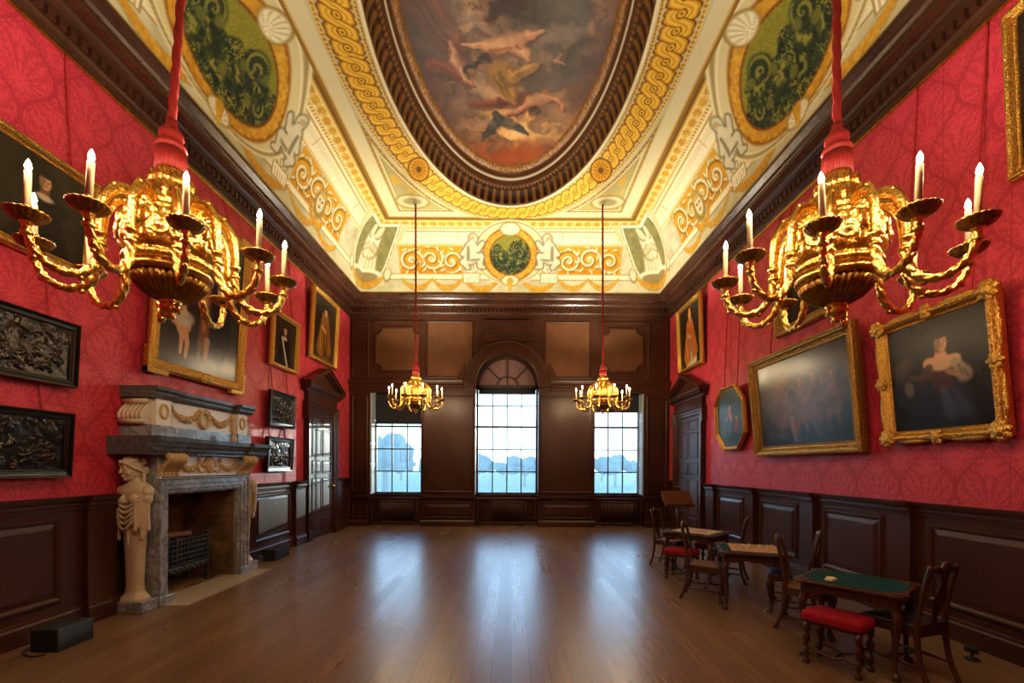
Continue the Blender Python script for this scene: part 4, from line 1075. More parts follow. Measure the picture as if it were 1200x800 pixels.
def p_standing(robe, under, base, cap_col=None, hair=(30,22,18), sash=None):
    def f(X, Y, a):
        X = X+a/2; C = bgd(X, Y, base, 9); c = a*.5
        C = mix(C, sst(.25,.0,Y)*.7, tuple(v*1.5 for v in base))
        L = [('c',c+.02,.56,c+.03,.08,.13,.22,.12,under,1), ('c',c-.02,.62,c-.13,.18,.12,.14,.18,robe,.97), ('c',c+.06,.62,c+.17,.22,.10,.12,.18,robe,.97), ('c',c,.68,c,.6,.13,.15,.2,robe,.95),
             ('c',c-.03,.55,c+.0,.1,.012,.03,.7,tuple(v*.6 for v in under),.7), ('c',c+.08,.5,c+.10,.1,.012,.03,.7,tuple(v*.6 for v in under),.7), ('c',c-.16,.5,c-.14,.2,.012,.03,.8,tuple(min(255,v*1.4) for v in robe),.6),
             ('c',c-.10,.52,c+.04,.47,.035,.03,.3,SK,.8)]
        L += head(c+.01, .79, .068, 1, hair)
        if cap_col: L += [('c',c+.01,.85,c+.01,.93,.06,.035,.2,cap_col,1)]
        if sash: L += [('c',c-.02,.7,c+.10,.1,.018,.025,.3,sash,.95)]
        return strokes(X, Y, C, L)
    return f
def p_lady(X, Y, a):
    X = X+a/2; C = bgd(X, Y, (30,24,19), 12, 8); c = a*.56
    L = [('c',c,.46,c-.02,.02,.14,.30,.3,(32,34,44),.9), ('c',c-.02,.55,c+.0,.42,.14,.10,.25,(66,38,34),.9), ('c',c-.12,.60,c+.13,.59,.055,.05,.25,SK,1), ('c',c+.0,.68,c+.0,.6,.05,.075,.25,SK,1), ('e',c+.01,.565,.12,.05,0,.4,(186,150,120),.9),
         ('c',c+.13,.56,c+.19,.47,.045,.062,.3,(150,134,112),.9), ('e',c+.20,.44,.07,.06,.4,.4,(128,114,98),.85), ('c',c+.17,.45,c+.05,.50,.03,.022,.3,(150,112,84),.9), ('c',c-.12,.56,c-.20,.46,.04,.045,.3,(62,44,36),.8), ('c',c+.15,.54,c+.18,.46,.01,.015,.6,(90,78,66),.7), ('c',c+.2,.5,c+.22,.43,.01,.015,.6,(90,78,66),.7),
         ('e',c-.34,.40,.05,.075,.2,.4,(118,110,98),.7), ('c',c-.30,.5,c-.1,.5,.025,.022,.4,(84,56,40),.7), ('c',c+.0,.35,c+.06,.15,.03,.07,.7,(74,80,100),.6), ('c',c+.1,.32,c+.2,.14,.02,.05,.7,(70,74,92),.5), ('e',c-.42,.58,.10,.09,0,.6,(86,62,44),.6), ('e',c-.35,.64,.07,.06,0,.6,(96,72,52),.5)]
    return strokes(X, Y, C, L+head(c+.01, .76, .075, 1, (34,24,20)))
def p_group(X, Y, a):
    X = X+a/2; C = bgd(X, Y, (74,66,58), 21, 20)
    C = mix(C, sst(.45,.05,Y)*.75, (44,58,76)); C = mix(C, sst(.8,1.0,Y)*.6, (40,38,38)); C = mix(C, ell(X,Y,.28,.62,.34,.28,.5,.8)*.6, (128,120,106))  # bluish lower part paints in the reflection of floor and windows
    L = []
    for (x, y, r, col) in ((.52,.78,.055,(150,114,88)),(.80,.70,.065,(156,118,90)),(1.02,.72,.06,(150,110,84)),(1.16,.66,.055,(140,104,80)),(1.30,.70,.05,(138,104,82)),(.66,.56,.05,(140,104,80))):
        L += [('c',x,y-.05,x+.03,y-.34,r*1.6,r*1.9,.35,tuple(v*.8 for v in col),.8), ('c',x,y-.12,x-.16,y-.26,r*.7,r*.5,.4,col,.7), ('c',x+.03,y-.30,x+.09,y-.52,r*.9,r*.5,.4,tuple(v*.78 for v in col),.6)]
        L += head(x, y, r, 1, (62,44,34), col)
    L += [('c',.48,.72,.46,.35,.10,.16,.4,(132,98,84),.7), ('c',.62,.30,.68,.06,.05,.03,.4,(150,122,110),.6), ('e',.35,.12,.18,.05,0,.6,(96,96,98),.6), ('c',.95,.3,1.1,.1,.05,.03,.5,(120,100,96),.5)]
    C = strokes(X, Y, C, L); return mix(C, (fbm(X,Y,7,3,4)-.42)*1.2, (50,46,44))
def p_interior(X, Y, a):
    X = X+a/2; C = bgd(X, Y, (42,35,30), 31, 12)
    C = mix(C, sst(.28,.0,Y)*.7, (96,84,70)); C = mix(C, (np.abs(X-.70)<.045)*sst(.16,.2,Y)*.5, (66,58,52)); C = mix(C, ((X>.50)&(X<.64)&(Y>.52)&(Y<.95))*.55, (84,86,92))
    L = [('c',.33,.74,.31,.22,.07,.13,.2,(50,38,36),1), ('c',.40,.70,.42,.22,.05,.085,.25,(122,74,44),.95), ('c',.40,.62,.38,.30,.012,.02,.6,(176,120,76),.7), ('c',.50,.70,.53,.18,.065,.10,.22,(34,29,31),.97), ('c',.34,.64,.37,.56,.028,.014,.3,(196,188,174),.95), ('c',.50,.66,.51,.56,.02,.012,.3,(186,178,164),.9),
         ('e',.15,.37,.060,.085,0,.2,(168,136,104),1), ('c',.12,.30,.22,.27,.050,.042,.2,(172,142,112),1), ('c',.20,.27,.235,.16,.030,.020,.2,SK,1), ('c',.235,.16,.225,.07,.020,.013,.2,SK,1), ('c',.14,.28,.185,.20,.030,.022,.2,SK,1), ('c',.185,.20,.18,.09,.021,.013,.2,SK,1), ('c',.17,.40,.215,.34,.018,.014,.3,SK,1), ('c',.11,.42,.07,.34,.02,.016,.3,SKD,1), ('e',.20,.31,.085,.05,.2,.3,(190,180,168),.8),
         ('c',.42,.22,.41,.10,.030,.018,.25,(176,132,98),.95), ('c',.35,.20,.345,.09,.024,.016,.25,(120,90,70),.9), ('e',.40,.075,.03,.012,0,.3,(60,44,36),.9), ('c',.55,.18,.56,.07,.026,.018,.3,(50,38,32),.95)]
    for (x,y,r,hc) in ((.15,.505,.042,(104,74,44)),(.335,.83,.043,(52,36,26)),(.49,.79,.043,(44,32,24))): L += head(x, y, r, 1, hc)
    return strokes(X, Y, C, L)
def p_oct(X, Y, a):
    X = X+a/2; C = bgd(X, Y, (66,84,98), 41, 16)
    L = [('c',.42,.62,.48,.50,.05,.06,.4,(176,132,118),.9), ('e',.46,.68,.04,.045,0,.3,(190,148,128),.9), ('c',.40,.56,.30,.46,.03,.02,.4,(170,126,110),.8), ('c',.66,.42,.62,.30,.05,.05,.4,(150,74,66),.9), ('e',.67,.48,.035,.04,0,.3,(186,140,120),.9), ('c',.45,.48,.40,.22,.04,.06,.6,(110,118,124),.6), ('e',.5,.15,.4,.10,0,.7,(52,62,70),.6)]
    return strokes(X, Y, C, L)
def p_dark(X, Y, a):
    X = X+a/2; C = bgd(X, Y, (34,27,20), 51, 10)
    return strokes(X, Y, C, [('c',a*.4,.6,a*.38,.1,.13,.22,.5,(58,44,28),.7), ('c',a*.7,.5,a*.72,.1,.10,.14,.5,(46,44,30),.6)]+head(a*.4, .74, .07, 1, (26,20,16), (140,104,76))+head(a*.7, .62, .06, -1, (26,20,16), (120,90,66)))

picture('portrait_painting', 'large dark gilt-framed portrait of a man above the black reliefs, left edge', 'painting', 'L', 4.36, 3.76, 1.14, 1.06, .10, .07, p_bust((.55,.76), hand=(.45,.24)))
picture('group_painting', 'large gilt-framed group painting with eared frame hanging above the chimneypiece', 'painting', 'L', 6.68, 2.98, 1.95, 2.46, .15, .07, p_interior, eared=True)
picture('portrait_painting', 'small gilt-framed portrait of a man in black with a pale sash', 'painting', 'L', 9.10, 3.68, 1.05, 1.09, .085, .05, p_bust((.5,.76), (16,15,18), None, (24,18,16), (44,34,26), [('c',.36,.6,.62,.02,.025,.03,.3,(196,188,170),.95)]))
picture('portrait_painting', 'gilt-framed portrait of a figure in a tan cloak, over the left-hand door', 'painting', 'L', 11.00, 4.22, 1.52, 1.70, .12, .05, p_standing((128,84,34), (92,62,34), (44,34,24)))
picture('portrait_painting', 'dark portrait of a woman with pale sleeves in a carved gilt frame', 'painting', 'R', 4.68, 2.05, 1.33, 1.39, .125, .10, p_lady, orn=1.1, cords=(-.28,.28), dep=.10)
picture('group_painting', 'wide painting of a crowded group, bluish reflection painted low, in a heavy gilt frame', 'painting', 'R', 6.90, 1.95, 2.48, 1.70, .17, .09, p_group, 'wide', 'gold_old', .12)
picture('octagonal_painting', 'blue-grey octagonal painting in a narrow gilt frame beside the right-hand door', 'painting', 'R', 9.16, 2.10, 1.22, 1.31, .075, .06, p_oct, 'gilt', 'gold_frame', .08, octa=True, cords=(-.22,.22))
picture('portrait_painting', 'gilt-framed portrait of a figure in orange cape, over the right-hand door', 'painting', 'R', 11.28, 4.20, 1.50, 1.72, .12, .04, p_standing((176,96,42), (196,184,150), (40,32,22), (180,120,60)))
picture('dark_painting', 'dark brown painting in an aged gilt frame, half hidden behind the near right chandelier', 'painting', 'R', 6.94, 3.93, 1.30, 1.10, .15, .07, p_dark, 'wide', 'gold_old', .09)
picture('portrait_painting', 'gilt-framed painting cut by the right edge, above the portrait of a woman', 'painting', 'R', 3.42, 4.32, 1.24, 1.50, .10, .05, p_bust((.5,.7)))

# four black-framed bronze reliefs
def relief_panel(w, h, seed):
    n, m = int(w/.007), int(h/.007); X, Z = np.meshgrid(np.linspace(-w/2, w/2, n), np.linspace(0, h, m))
    rs = np.random.RandomState(seed); H = .006*fbm(X+seed, Z, 14, seed, 3)+ .012*sst(.4,.6,fbm(X, Z+seed, 9, seed+3, 3))*sst(.45,.8,Z/h)
    for k in range(46):                                            # tangled figures on the lower half, trees above
        x0 = rs.uniform(-w/2+.05, w/2-.05); z0 = rs.uniform(.03, h*.5); s = rs.uniform(.026, .052)
        def lump(x, z, rx, rz, a, up):
            nonlocal H
            c, q = math.cos(a), math.sin(a); dx, dz = X-x, Z-z; r2 = ((dx*c+dz*q)/rx)**2+((-dx*q+dz*c)/rz)**2
            H = np.maximum(H, up*np.sqrt(np.clip(1-r2,0,1)))
        lean = rs.uniform(-.7,.7)
        lump(x0, z0, s*.42, s*.75, lean, .026); lump(x0+math.sin(-lean)*s*.95*-1*-1, z0+s*.98, s*.22, s*.26, 0, .030)
        for j in range(4): lump(x0+rs.uniform(-.8,.8)*s, z0+rs.uniform(-.6,.6)*s, s*.75, s*.17, rs.uniform(0,PI), .024)
    return X, Z, H
def relief(label, side, uc, zb, w, h, fw, seed, ztop):
    root = picture('bronze_relief', label, 'relief', side, uc, zb, w, h, fw, .05, None, 'black', 'black_wood', .075, 'black framed bronze reliefs', (-.3,.3), ztop)
    X, Z, H = relief_panel(w-2*fw+.01, h-2*fw+.01, seed); P = np.stack([X, -.024-H, Z+fw-.005], -1)
    n, m = X.shape; idx = np.arange(n*m).reshape(n, m)
    F = np.stack([idx[:-1,:-1], idx[:-1,1:], idx[1:,1:], idx[1:,:-1]], -1).reshape(-1,4)
    me = bpy.data.meshes.new('relief_panel'); me.from_pydata(P.reshape(-1,3).tolist(), [], F.tolist()); me.polygons.foreach_set('use_smooth', [True]*len(F)); me.materials.append(M['bronze'])
    o = bpy.data.objects.new('relief_panel', me); COL.objects.link(o); o.parent = root
relief('upper of the two black-framed bronze reliefs at the left edge before the chimneypiece', 'L', 4.16, 2.55, 1.20, .67, .085, 1, 3.72)
relief('lower of the two black-framed bronze reliefs at the left edge before the chimneypiece', 'L', 4.10, 1.61, 1.20, .67, .085, 2, 2.56)
relief('upper of the two black-framed bronze reliefs between chimneypiece and left-hand door', 'L', 9.02, 2.50, .98, .70, .11, 3, 3.66)
relief('lower of the two black-framed bronze reliefs between chimneypiece and left-hand door', 'L', 8.93, 1.62, .98, .68, .11, 4, 2.53)

# ------------------------------------------------------------------ chandeliers
def smooth_path(pts, n=6):
    out = []; P = [Vector(p) for p in pts]
    for i in range(len(P)-1):
        a, b, c, d = P[max(i-1,0)], P[i], P[i+1], P[min(i+2,len(P)-1)]
        for k in range(n):
            t = k/n; out.append(.5*((2*b)+(c-a)*t+(2*a-5*b+4*c-d)*t*t+(3*b-a-3*c+d)*t**3))
    out.append(P[-1]); return out
def lobes(n, amp): return lambda t, k: 1+amp*abs(math.cos(n*t/2))-amp*.5
def make_chandelier(rope_len, lean=(0,0)):
    root = empty('chandelier')
    b = MB()
    prof = [(.19,-.10),(.235,-.085),(.245,-.06),(.225,-.045),(.228,-.03),(.246,-.02),(.252,.01),(.235,.03),(.26,.06),(.276,.12),(.280,.18),(.268,.24),(.238,.285),(.205,.305),(.21,.32),(.195,.335),(.165,.35),(.175,.385),(.15,.42),(.145,.48),(.12,.52),(.10,.53),(.11,.565),(.09,.60),(.07,.66),(.02,.69)]
    def bodyrel(t, k):
        z = prof[k][1]
        if .05 < z < .30: return 1+.035*math.sin(9*t+z*40)*math.sin(z*55)+.025*math.cos(17*t)*math.cos(z*70)
        if z > .34: return 1+.06*abs(math.cos(5*t))
        return 1
    pp = smooth_path([(r,0,z) for r, z in prof], 3); prof2 = [(p.x, p.z) for p in pp]; prof_ = prof; prof = prof2
    b.lathe(prof2, 90, rad=bodyrel)
    for k in range(10):                                            # masks, rosettes and leaf clasps on the bowl
        a = 2*PI*(k+.5)/10; R = .272
        m = xform((R*math.cos(a), R*math.sin(a), .15), (0,0,a+PI/2))
        b.lathe([(.058,0),(.06,.008),(.052,.016),(.045,.010),(.03,.010),(.018,.022),(.003,.026)], 16, m @ Matrix.Rotation(PI/2,4,'X'))
        b.ball((.27*math.cos(a+.31), .27*math.sin(a+.31), .20), (.03,.045,.06), 8, 6, rot=(0,0,a+.31)); b.ball((.262*math.cos(a+.31), .262*math.sin(a+.31), .10), (.022,.035,.045), 8, 6, rot=(0,0,a+.31))
        for q in (-.12,.12): b.ball((.262*math.cos(a+q), .262*math.sin(a+q), .235), (.018,.03,.04), 8, 5, rot=(0,.3,a+q))
        b.ball((.155*math.cos(a), .155*math.sin(a), .43), (.032,.03,.065), 8, 6, rot=(0,.2,a)); b.ball((.115*math.cos(a+.3), .115*math.sin(a+.3), .56), (.022,.022,.045), 8, 6)
    for k in range(44): a = 2*PI*k/44; b.ball((.25*math.cos(a), .25*math.sin(a), -.005), (.014,.014,.016), 6, 4)
    b.build('bowl', M['gold'], root)
    d = MB(); d.lathe([(.05,-.245),(.09,-.235),(.15,-.20),(.195,-.15),(.21,-.115),(.195,-.10)], 144, rad=lobes(36,.13)); d.build('gadrooned_base', M['gold_shaded'], root)
    f = MB(); f.lathe([(.02,-.36),(.03,-.35),(.018,-.33),(.045,-.31),(.055,-.285),(.04,-.265),(.062,-.25),(.06,-.235)], 32, rad=lobes(10,.12))
    for k in range(6): a = 2*PI*k/6; f.ball((.05*math.cos(a), .05*math.sin(a), -.285), (.018,.018,.035), 8, 6)
    f.build('finial', M['gold'], root)
    for k in range(10):
        a = PI*2*k/10; m = Matrix.Rotation(a, 4, 'Z')
        arm = MB()
        path = smooth_path([(.13,0,.30),(.165,0,.36),(.23,0,.39),(.30,0,.365),(.35,0,.28),(.368,0,.16),(.372,0,.03)], 6)
        arm.tube(path, [.020+.006*math.sin(PI*i/len(path)) for i in range(len(path))], 10, flat=(1.25,.85), twist=lambda t, k: 1+.12*math.cos(5*t))
        path = smooth_path([(.372,0,.0),(.378,0,-.08),(.408,0,-.17),(.47,0,-.228),(.55,0,-.24),(.625,0,-.205),(.668,0,-.14),(.685,0,-.07)], 20)
        n = len(path); arm.tube(path, [.027-.008*i/n for i in range(n)], 14, twist=lambda t, k: 1+.17*math.cos(3*t+k*.40))
        arm.lathe([(.018,-.03),(.034,-.02),(.034,-.005),(.022,0),(.024,.035),(.036,.045),(.036,.06),(.02,.07)], 14, xform((.372,0,.0)))
        arm.lathe([(.018,-.10),(.028,-.095),(.03,-.08),(.02,-.07),(.022,-.04),(.032,-.03),(.026,-.012)], 14, xform((.685,0,0)))
        for (x, z, s) in ((.46,-.25,.022),(.655,-.205,.018),(.30,.39,.024),(.365,.22,.02),(.20,.40,.026)): arm.ball((x,0,z), (s,s*.7,s*.8), 8, 6)
        arm.ball((.13,0,.31), (.045,.028,.045), 10, 8)
        A = arm.build('arm', M['gold'], root); A.rotation_euler = (0,0,a)
        p = MB(); p.lathe([(.02,-.03),(.05,-.024),(.078,-.004),(.088,.014),(.094,.02),(.09,.026),(.07,.012),(.03,.006),(.028,.012)], 72, xform((.685,0,0)), rad=lambda t, k: 1+(.10*abs(math.cos(9*t))-.06 if k in (2,3,4,5) else .03*math.cos(18*t))); p.build('drip_pan', M['gold_shaded'], A)
        s = MB(); s.lathe([(.024,.01),(.022,.02),(.019,.025),(.019,.05),(.022,.055),(.022,.062)], 14, xform((.685,0,0))); s.build('socket', M['gold'], A)
        c = MB(); c.lathe([(.0165,0),(.0165,.20),(.013,.206),(.005,.208)], 14); o = c.build('candle', M['wax'], A, (.685,0,.05)); 
        fl = MB(); fl.lathe([(.005,0),(.013,.012),(.0155,.026),(.011,.045),(.002,.066)], 10); fl.build('flame', M['flame'], A, (.685,0,.255))
    t = MB(); t.lathe([(.012,.655),(.082,.64),(.09,.665),(.080,.75),(.078,.79),(.088,.80),(.083,.82),(.060,.84),(.070,.87),(.068,.90),(.043,.93),(.034,.96),(.03,.99)], 60, rad=lobes(30,.07))
    for k in range(48): a = 2*PI*k/48; t.tube([(.082*math.cos(a),.082*math.sin(a),.78),(.088*math.cos(a),.088*math.sin(a),.64)], .006, 5)
    t.build('tassel', M['red_rope'], root)
    r = MB(); n = max(40, int((rope_len-.9)*55)); z0, z1 = .96, rope_len
    r.tube([(lean[0]*(i/n), lean[1]*(i/n), z0+(z1-z0)*i/n) for i in range(n+1)], .024, 12, twist=lambda th, k: 1+.2*math.cos(3*th+k*.75)); r.build('suspension_rope', M['red_rope'], root)
    return root
CH_POS = [(-2.33,3.05,3.10,-83,'ten-candle chandelier on a thick red rope, the near one on the left'),
          (2.20,3.05,3.10,-95,'ten-candle chandelier on a thick red rope, the near one on the right'),
          (-2.35,10.90,3.36,-100,'ten-candle chandelier hanging far off before the left-hand end window'),
          (2.20,10.90,3.36,-86,'ten-candle chandelier hanging far off before the right-hand end window')]
LIGHTS = []
def add_light(kind, name, loc, energy, col, size=.02, rot=None, **k):
    l = bpy.data.lights.new(name, kind); l.energy = energy; l.color = col
    if kind in ('POINT','SPOT'): l.shadow_soft_size = size
    for a, v in k.items(): setattr(l, a, v)
    o = bpy.data.objects.new(name, l); COL.objects.link(o); o.location = loc
    if rot: o.rotation_euler = rot
    return o
protos = {}
rs_ = random.Random(4)
for i, (x, y, z, ang, lab) in enumerate(CH_POS):
    key = 'L' if i == 0 else ('R' if i == 1 else 'F')
    if key not in protos: c = protos[key] = make_chandelier((ZCEIL-z)/(.93 if key == 'F' else 1), (.28,0) if key == 'L' else (-.03,0))
    else: c = copy_tree(protos[key])
    sc_ = .93 if key == 'F' else 1.0; c.scale = (sc_, sc_, sc_)
    c.location = (x, y, z)
    tag(c, 'gilt '+lab, 'chandelier', 'gilt chandeliers')
    for ch in list(c.children):
        if ch.name.startswith(('arm','bowl','gad')): ch.rotation_euler.z += math.radians(ang)
        if ch.name.startswith('arm'):
            a = ch.rotation_euler.z
            add_light('POINT', 'candle_light', (x+sc_*.685*math.cos(a), y+sc_*.685*math.sin(a), z+sc_*.345), CANDLE_W, (1,.75,.44), .03)
    for ch in c.children:
        if ch.name.startswith('arm'):
            e = (rs_.uniform(-.045,.045), rs_.uniform(-.045,.045), 0)
            for q in ch.children:
                if q.name.startswith('candle'): q.rotation_euler = e
                if q.name.startswith('flame'): q.rotation_euler = e; q.location = Vector((.685,0,.05))+Euler(e).to_matrix() @ Vector((0,0,.205))
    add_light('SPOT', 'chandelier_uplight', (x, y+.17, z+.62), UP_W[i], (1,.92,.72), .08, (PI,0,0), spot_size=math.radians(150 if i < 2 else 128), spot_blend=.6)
# ------------------------------------------------------------------ chimneypiece on the left wall
FU = 6.43
fp = tag(empty('chimneypiece', (XL+.004, FU, 0), (0,0,PI/2)), 'carved marble chimneypiece with caryatids and grey shelf against the crimson wall', 'fireplace')
def fb(name, mat, fn, par=fp, bev=0):
    m = MB(); fn(m); o = m.build(name, M[mat], par)
    if bev: bevel(o, bev)
    return o
JO = .93; JI = .71; DJ = -.36
def _sur(m):
    pf = [(0,-.0),(0,DJ+.02),(.03,DJ),(.055,DJ),(.065,DJ-.02),(.12,DJ-.02),(.13,DJ-.035),(.19,DJ-.035),(.20,DJ-.055),(.22,DJ-.055),(.22,-.0)]
    n = len(pf); vs = []; fs = []
    for sx, t in ((-1,0),(-1,1),(1,1),(1,0)):
        for o, y in pf: vs.append((sx*(JI+o), y, (1.37+o*.95) if t else .10))
    for q in range(3):
        for k in range(n-1): fs.append((q*n+k, q*n+k+1, (q+1)*n+k+1, (q+1)*n+k))
    m.add(vs, fs)
fb('surround', 'marble_grey', _sur)
for s in (-1, 1):
    fb('plinth_block', 'marble_grey', lambda m: m.rbox(*sorted((s*(JI-.02), s*(JO+.02))), -.43, -.0, 0, .115, .006))
fb('frieze', 'marble_white', lambda m: (m.box(-JO, JO, -.38, 0, 1.58, 1.87), m.box(-JO-.02, JO+.02, -.42, 0, 1.575, 1.60)))
def _ornstrip(m):
    for k in range(52): m.ball((-JO+2*JO*(k+.5)/52, -.425, 1.588), (.014,.010,.011), 6, 4)
fb('bead_moulding', 'marble_dark', _ornstrip)
def swag(m, x0, x1, z, sag, y, r):
    n = 26; rr = random.Random(int(x0*100)+5)
    for k in range(n+1):
        t = k/n; x = x0+(x1-x0)*t; zz = z-sag*4*t*(1-t); R = r*(.55+.6*math.sin(PI*t))
        for j in range(3): m.ball((x+rr.uniform(-.5,.5)*R, y-R*.3+rr.uniform(-.3,.3)*R, zz+rr.uniform(-.6,.6)*R), R*rr.uniform(.45,.7), 7, 5)
def _friezeorn(m):
    swag(m, -.62, -.20, 1.80, .12, -.385, .035); swag(m, .20, .62, 1.80, .12, -.385, .035)
    m.ball((0,-.385,1.735), (.09,.04,.11), 14, 10)
    for k in range(11): a = PI*(k/10); m.ball((.12*math.cos(a),-.39,1.735+.10*math.sin(a)), (.022,.02,.04), 8, 5, rot=(0,a-PI/2,0))
    for s in (-1,1):
        m.tube(smooth_path([(s*.10,-.39,1.66),(s*.20,-.39,1.65),(s*.24,-.39,1.72),(s*.19,-.39,1.76),(s*.15,-.39,1.73)],5), .016, 8)
        m.ball((s*.22,-.39,1.81), (.035,.03,.035), 8, 6)
fb('frieze_carving', 'stone_gold', _friezeorn)
for s in (-1, 1):
    def _con(m):                                                   # scrolled leafy bracket at each end of the frieze
        for k in range(5):
            x = s*(.66+.065*k)
            m.tube(smooth_path([(x,-.37,1.60),(x,-.40,1.66),(x,-.46,1.74),(x,-.52,1.80),(x,-.52,1.85),(x,-.48,1.865)],4), [.026+.012*i/20 for i in range(21)], 8)
            m.ball((x,-.515,1.83), (.032,.034,.04), 8, 6); m.ball((x,-.40,1.63), (.03,.03,.05), 8, 6)
    fb('console_bracket', 'stone_gold', _con)
SH = [(0,1.865),(-.46,1.865),(-.47,1.90),(-.50,1.915),(-.505,1.955),(-.54,1.975),(-.555,2.01),(-.585,2.03),(-.59,2.085),(0,2.085)]
def _shelf(m):
    m.prism(SH, -1.18, 1.20, 'x')
    for s in (-1, 1): m.prism([(y-.04 if y else 0, z+.001) for y, z in SH], *sorted((s*.70, s*1.215)), 'x')
    for k in range(58): m.box(-1.15+k*.04, -1.13+k*.04, -.485, -.46, 1.872, 1.895)
fb('mantel_shelf', 'marble_dark', _shelf)
def _over(m):
    m.box(-.93, .93, -.29, 0, 2.235, 2.56)
    for s in (-1,1): m.box(*sorted((s*.70, s*.935)), -.36, 0, 2.234, 2.56)
fb('overmantel', 'marble_white', _over)
def _base(m):
    m.box(-.95, .95, -.31, 0, 2.087, 2.234)
    for s in (-1,1): m.box(*sorted((s*.68, s*1.03)), -.38, 0, 2.087, 2.234)
fb('overmantel_base', 'marble_grey', _base)
TC = [(0,2.56),(-.31,2.56),(-.32,2.585),(-.345,2.60),(-.35,2.635),(-.385,2.66),(-.39,2.70),(0,2.70)]
def _cor(m):
    m.prism(TC, -.99, 1.0, 'x')
    for s in (-1,1): m.prism([(y-.07 if y else 0, z+.001) for y, z in TC], *sorted((s*.66, s*1.04)), 'x')
fb('overmantel_cornice', 'marble_dark', _cor)
def _orn(m):
    swag(m, -.62, -.10, 2.50, .15, -.295, .04); swag(m, .10, .62, 2.50, .15, -.295, .04)
    m.tube([(.10*math.cos(a), -.305, 2.385+.11*math.sin(a)) for a in [2*PI*k/28 for k in range(28)]], .026, 8, close=True, twist=lambda t,k: 1+.2*math.cos(3*t+k*1.3))
    for s in (-1,1):
        m.ball((s*.07,-.30,2.51), (.05,.025,.028), 10, 6, rot=(0,s*.4,0))
        m.tube([(s*.815+.06*math.cos(a), -.365, 2.41+.085*math.sin(a)) for a in [2*PI*k/24 for k in range(24)]], .016, 8, close=True, twist=lambda t,k: 1+.2*math.cos(3*t+k*1.3))
        for k in range(5): m.ball((s*.64,-.30,2.48-.05*k), (.026,.022,.03), 8, 6)
fb('overmantel_carving', 'stone_gold', _orn)
for s in (-1, 1):
    def _scr(m):                                                   # S-scroll on each end of the overmantel
        o = [(.934,2.237),(1.085,2.237),(1.095,2.28),(1.075,2.30),(1.095,2.33),(1.085,2.38),(1.05,2.42),(1.005,2.45),(.99,2.475),(1.02,2.485),(1.035,2.515),(1.02,2.545),(.99,2.558),(.934,2.558)]
        P = [(s*x, z) for x, z in o]; m.prism(P if s > 0 else P[::-1], -.31, -.03, 'y')
        m.tube([(s*1.075,-.315,2.27),(s*1.075,-.025,2.27)], .033, 14); m.tube([(s*1.012,-.315,2.517),(s*1.012,-.025,2.517)], .03, 14)
        for q in range(6): m.tube(smooth_path([(s*1.085,-.30+.052*q,2.30),(s*1.095,-.30+.052*q,2.35),(s*1.05,-.30+.052*q,2.42),(s*.995,-.30+.052*q,2.47)],5), .017, 8)
    fb('scroll_bracket', 'marble_cream', _scr)
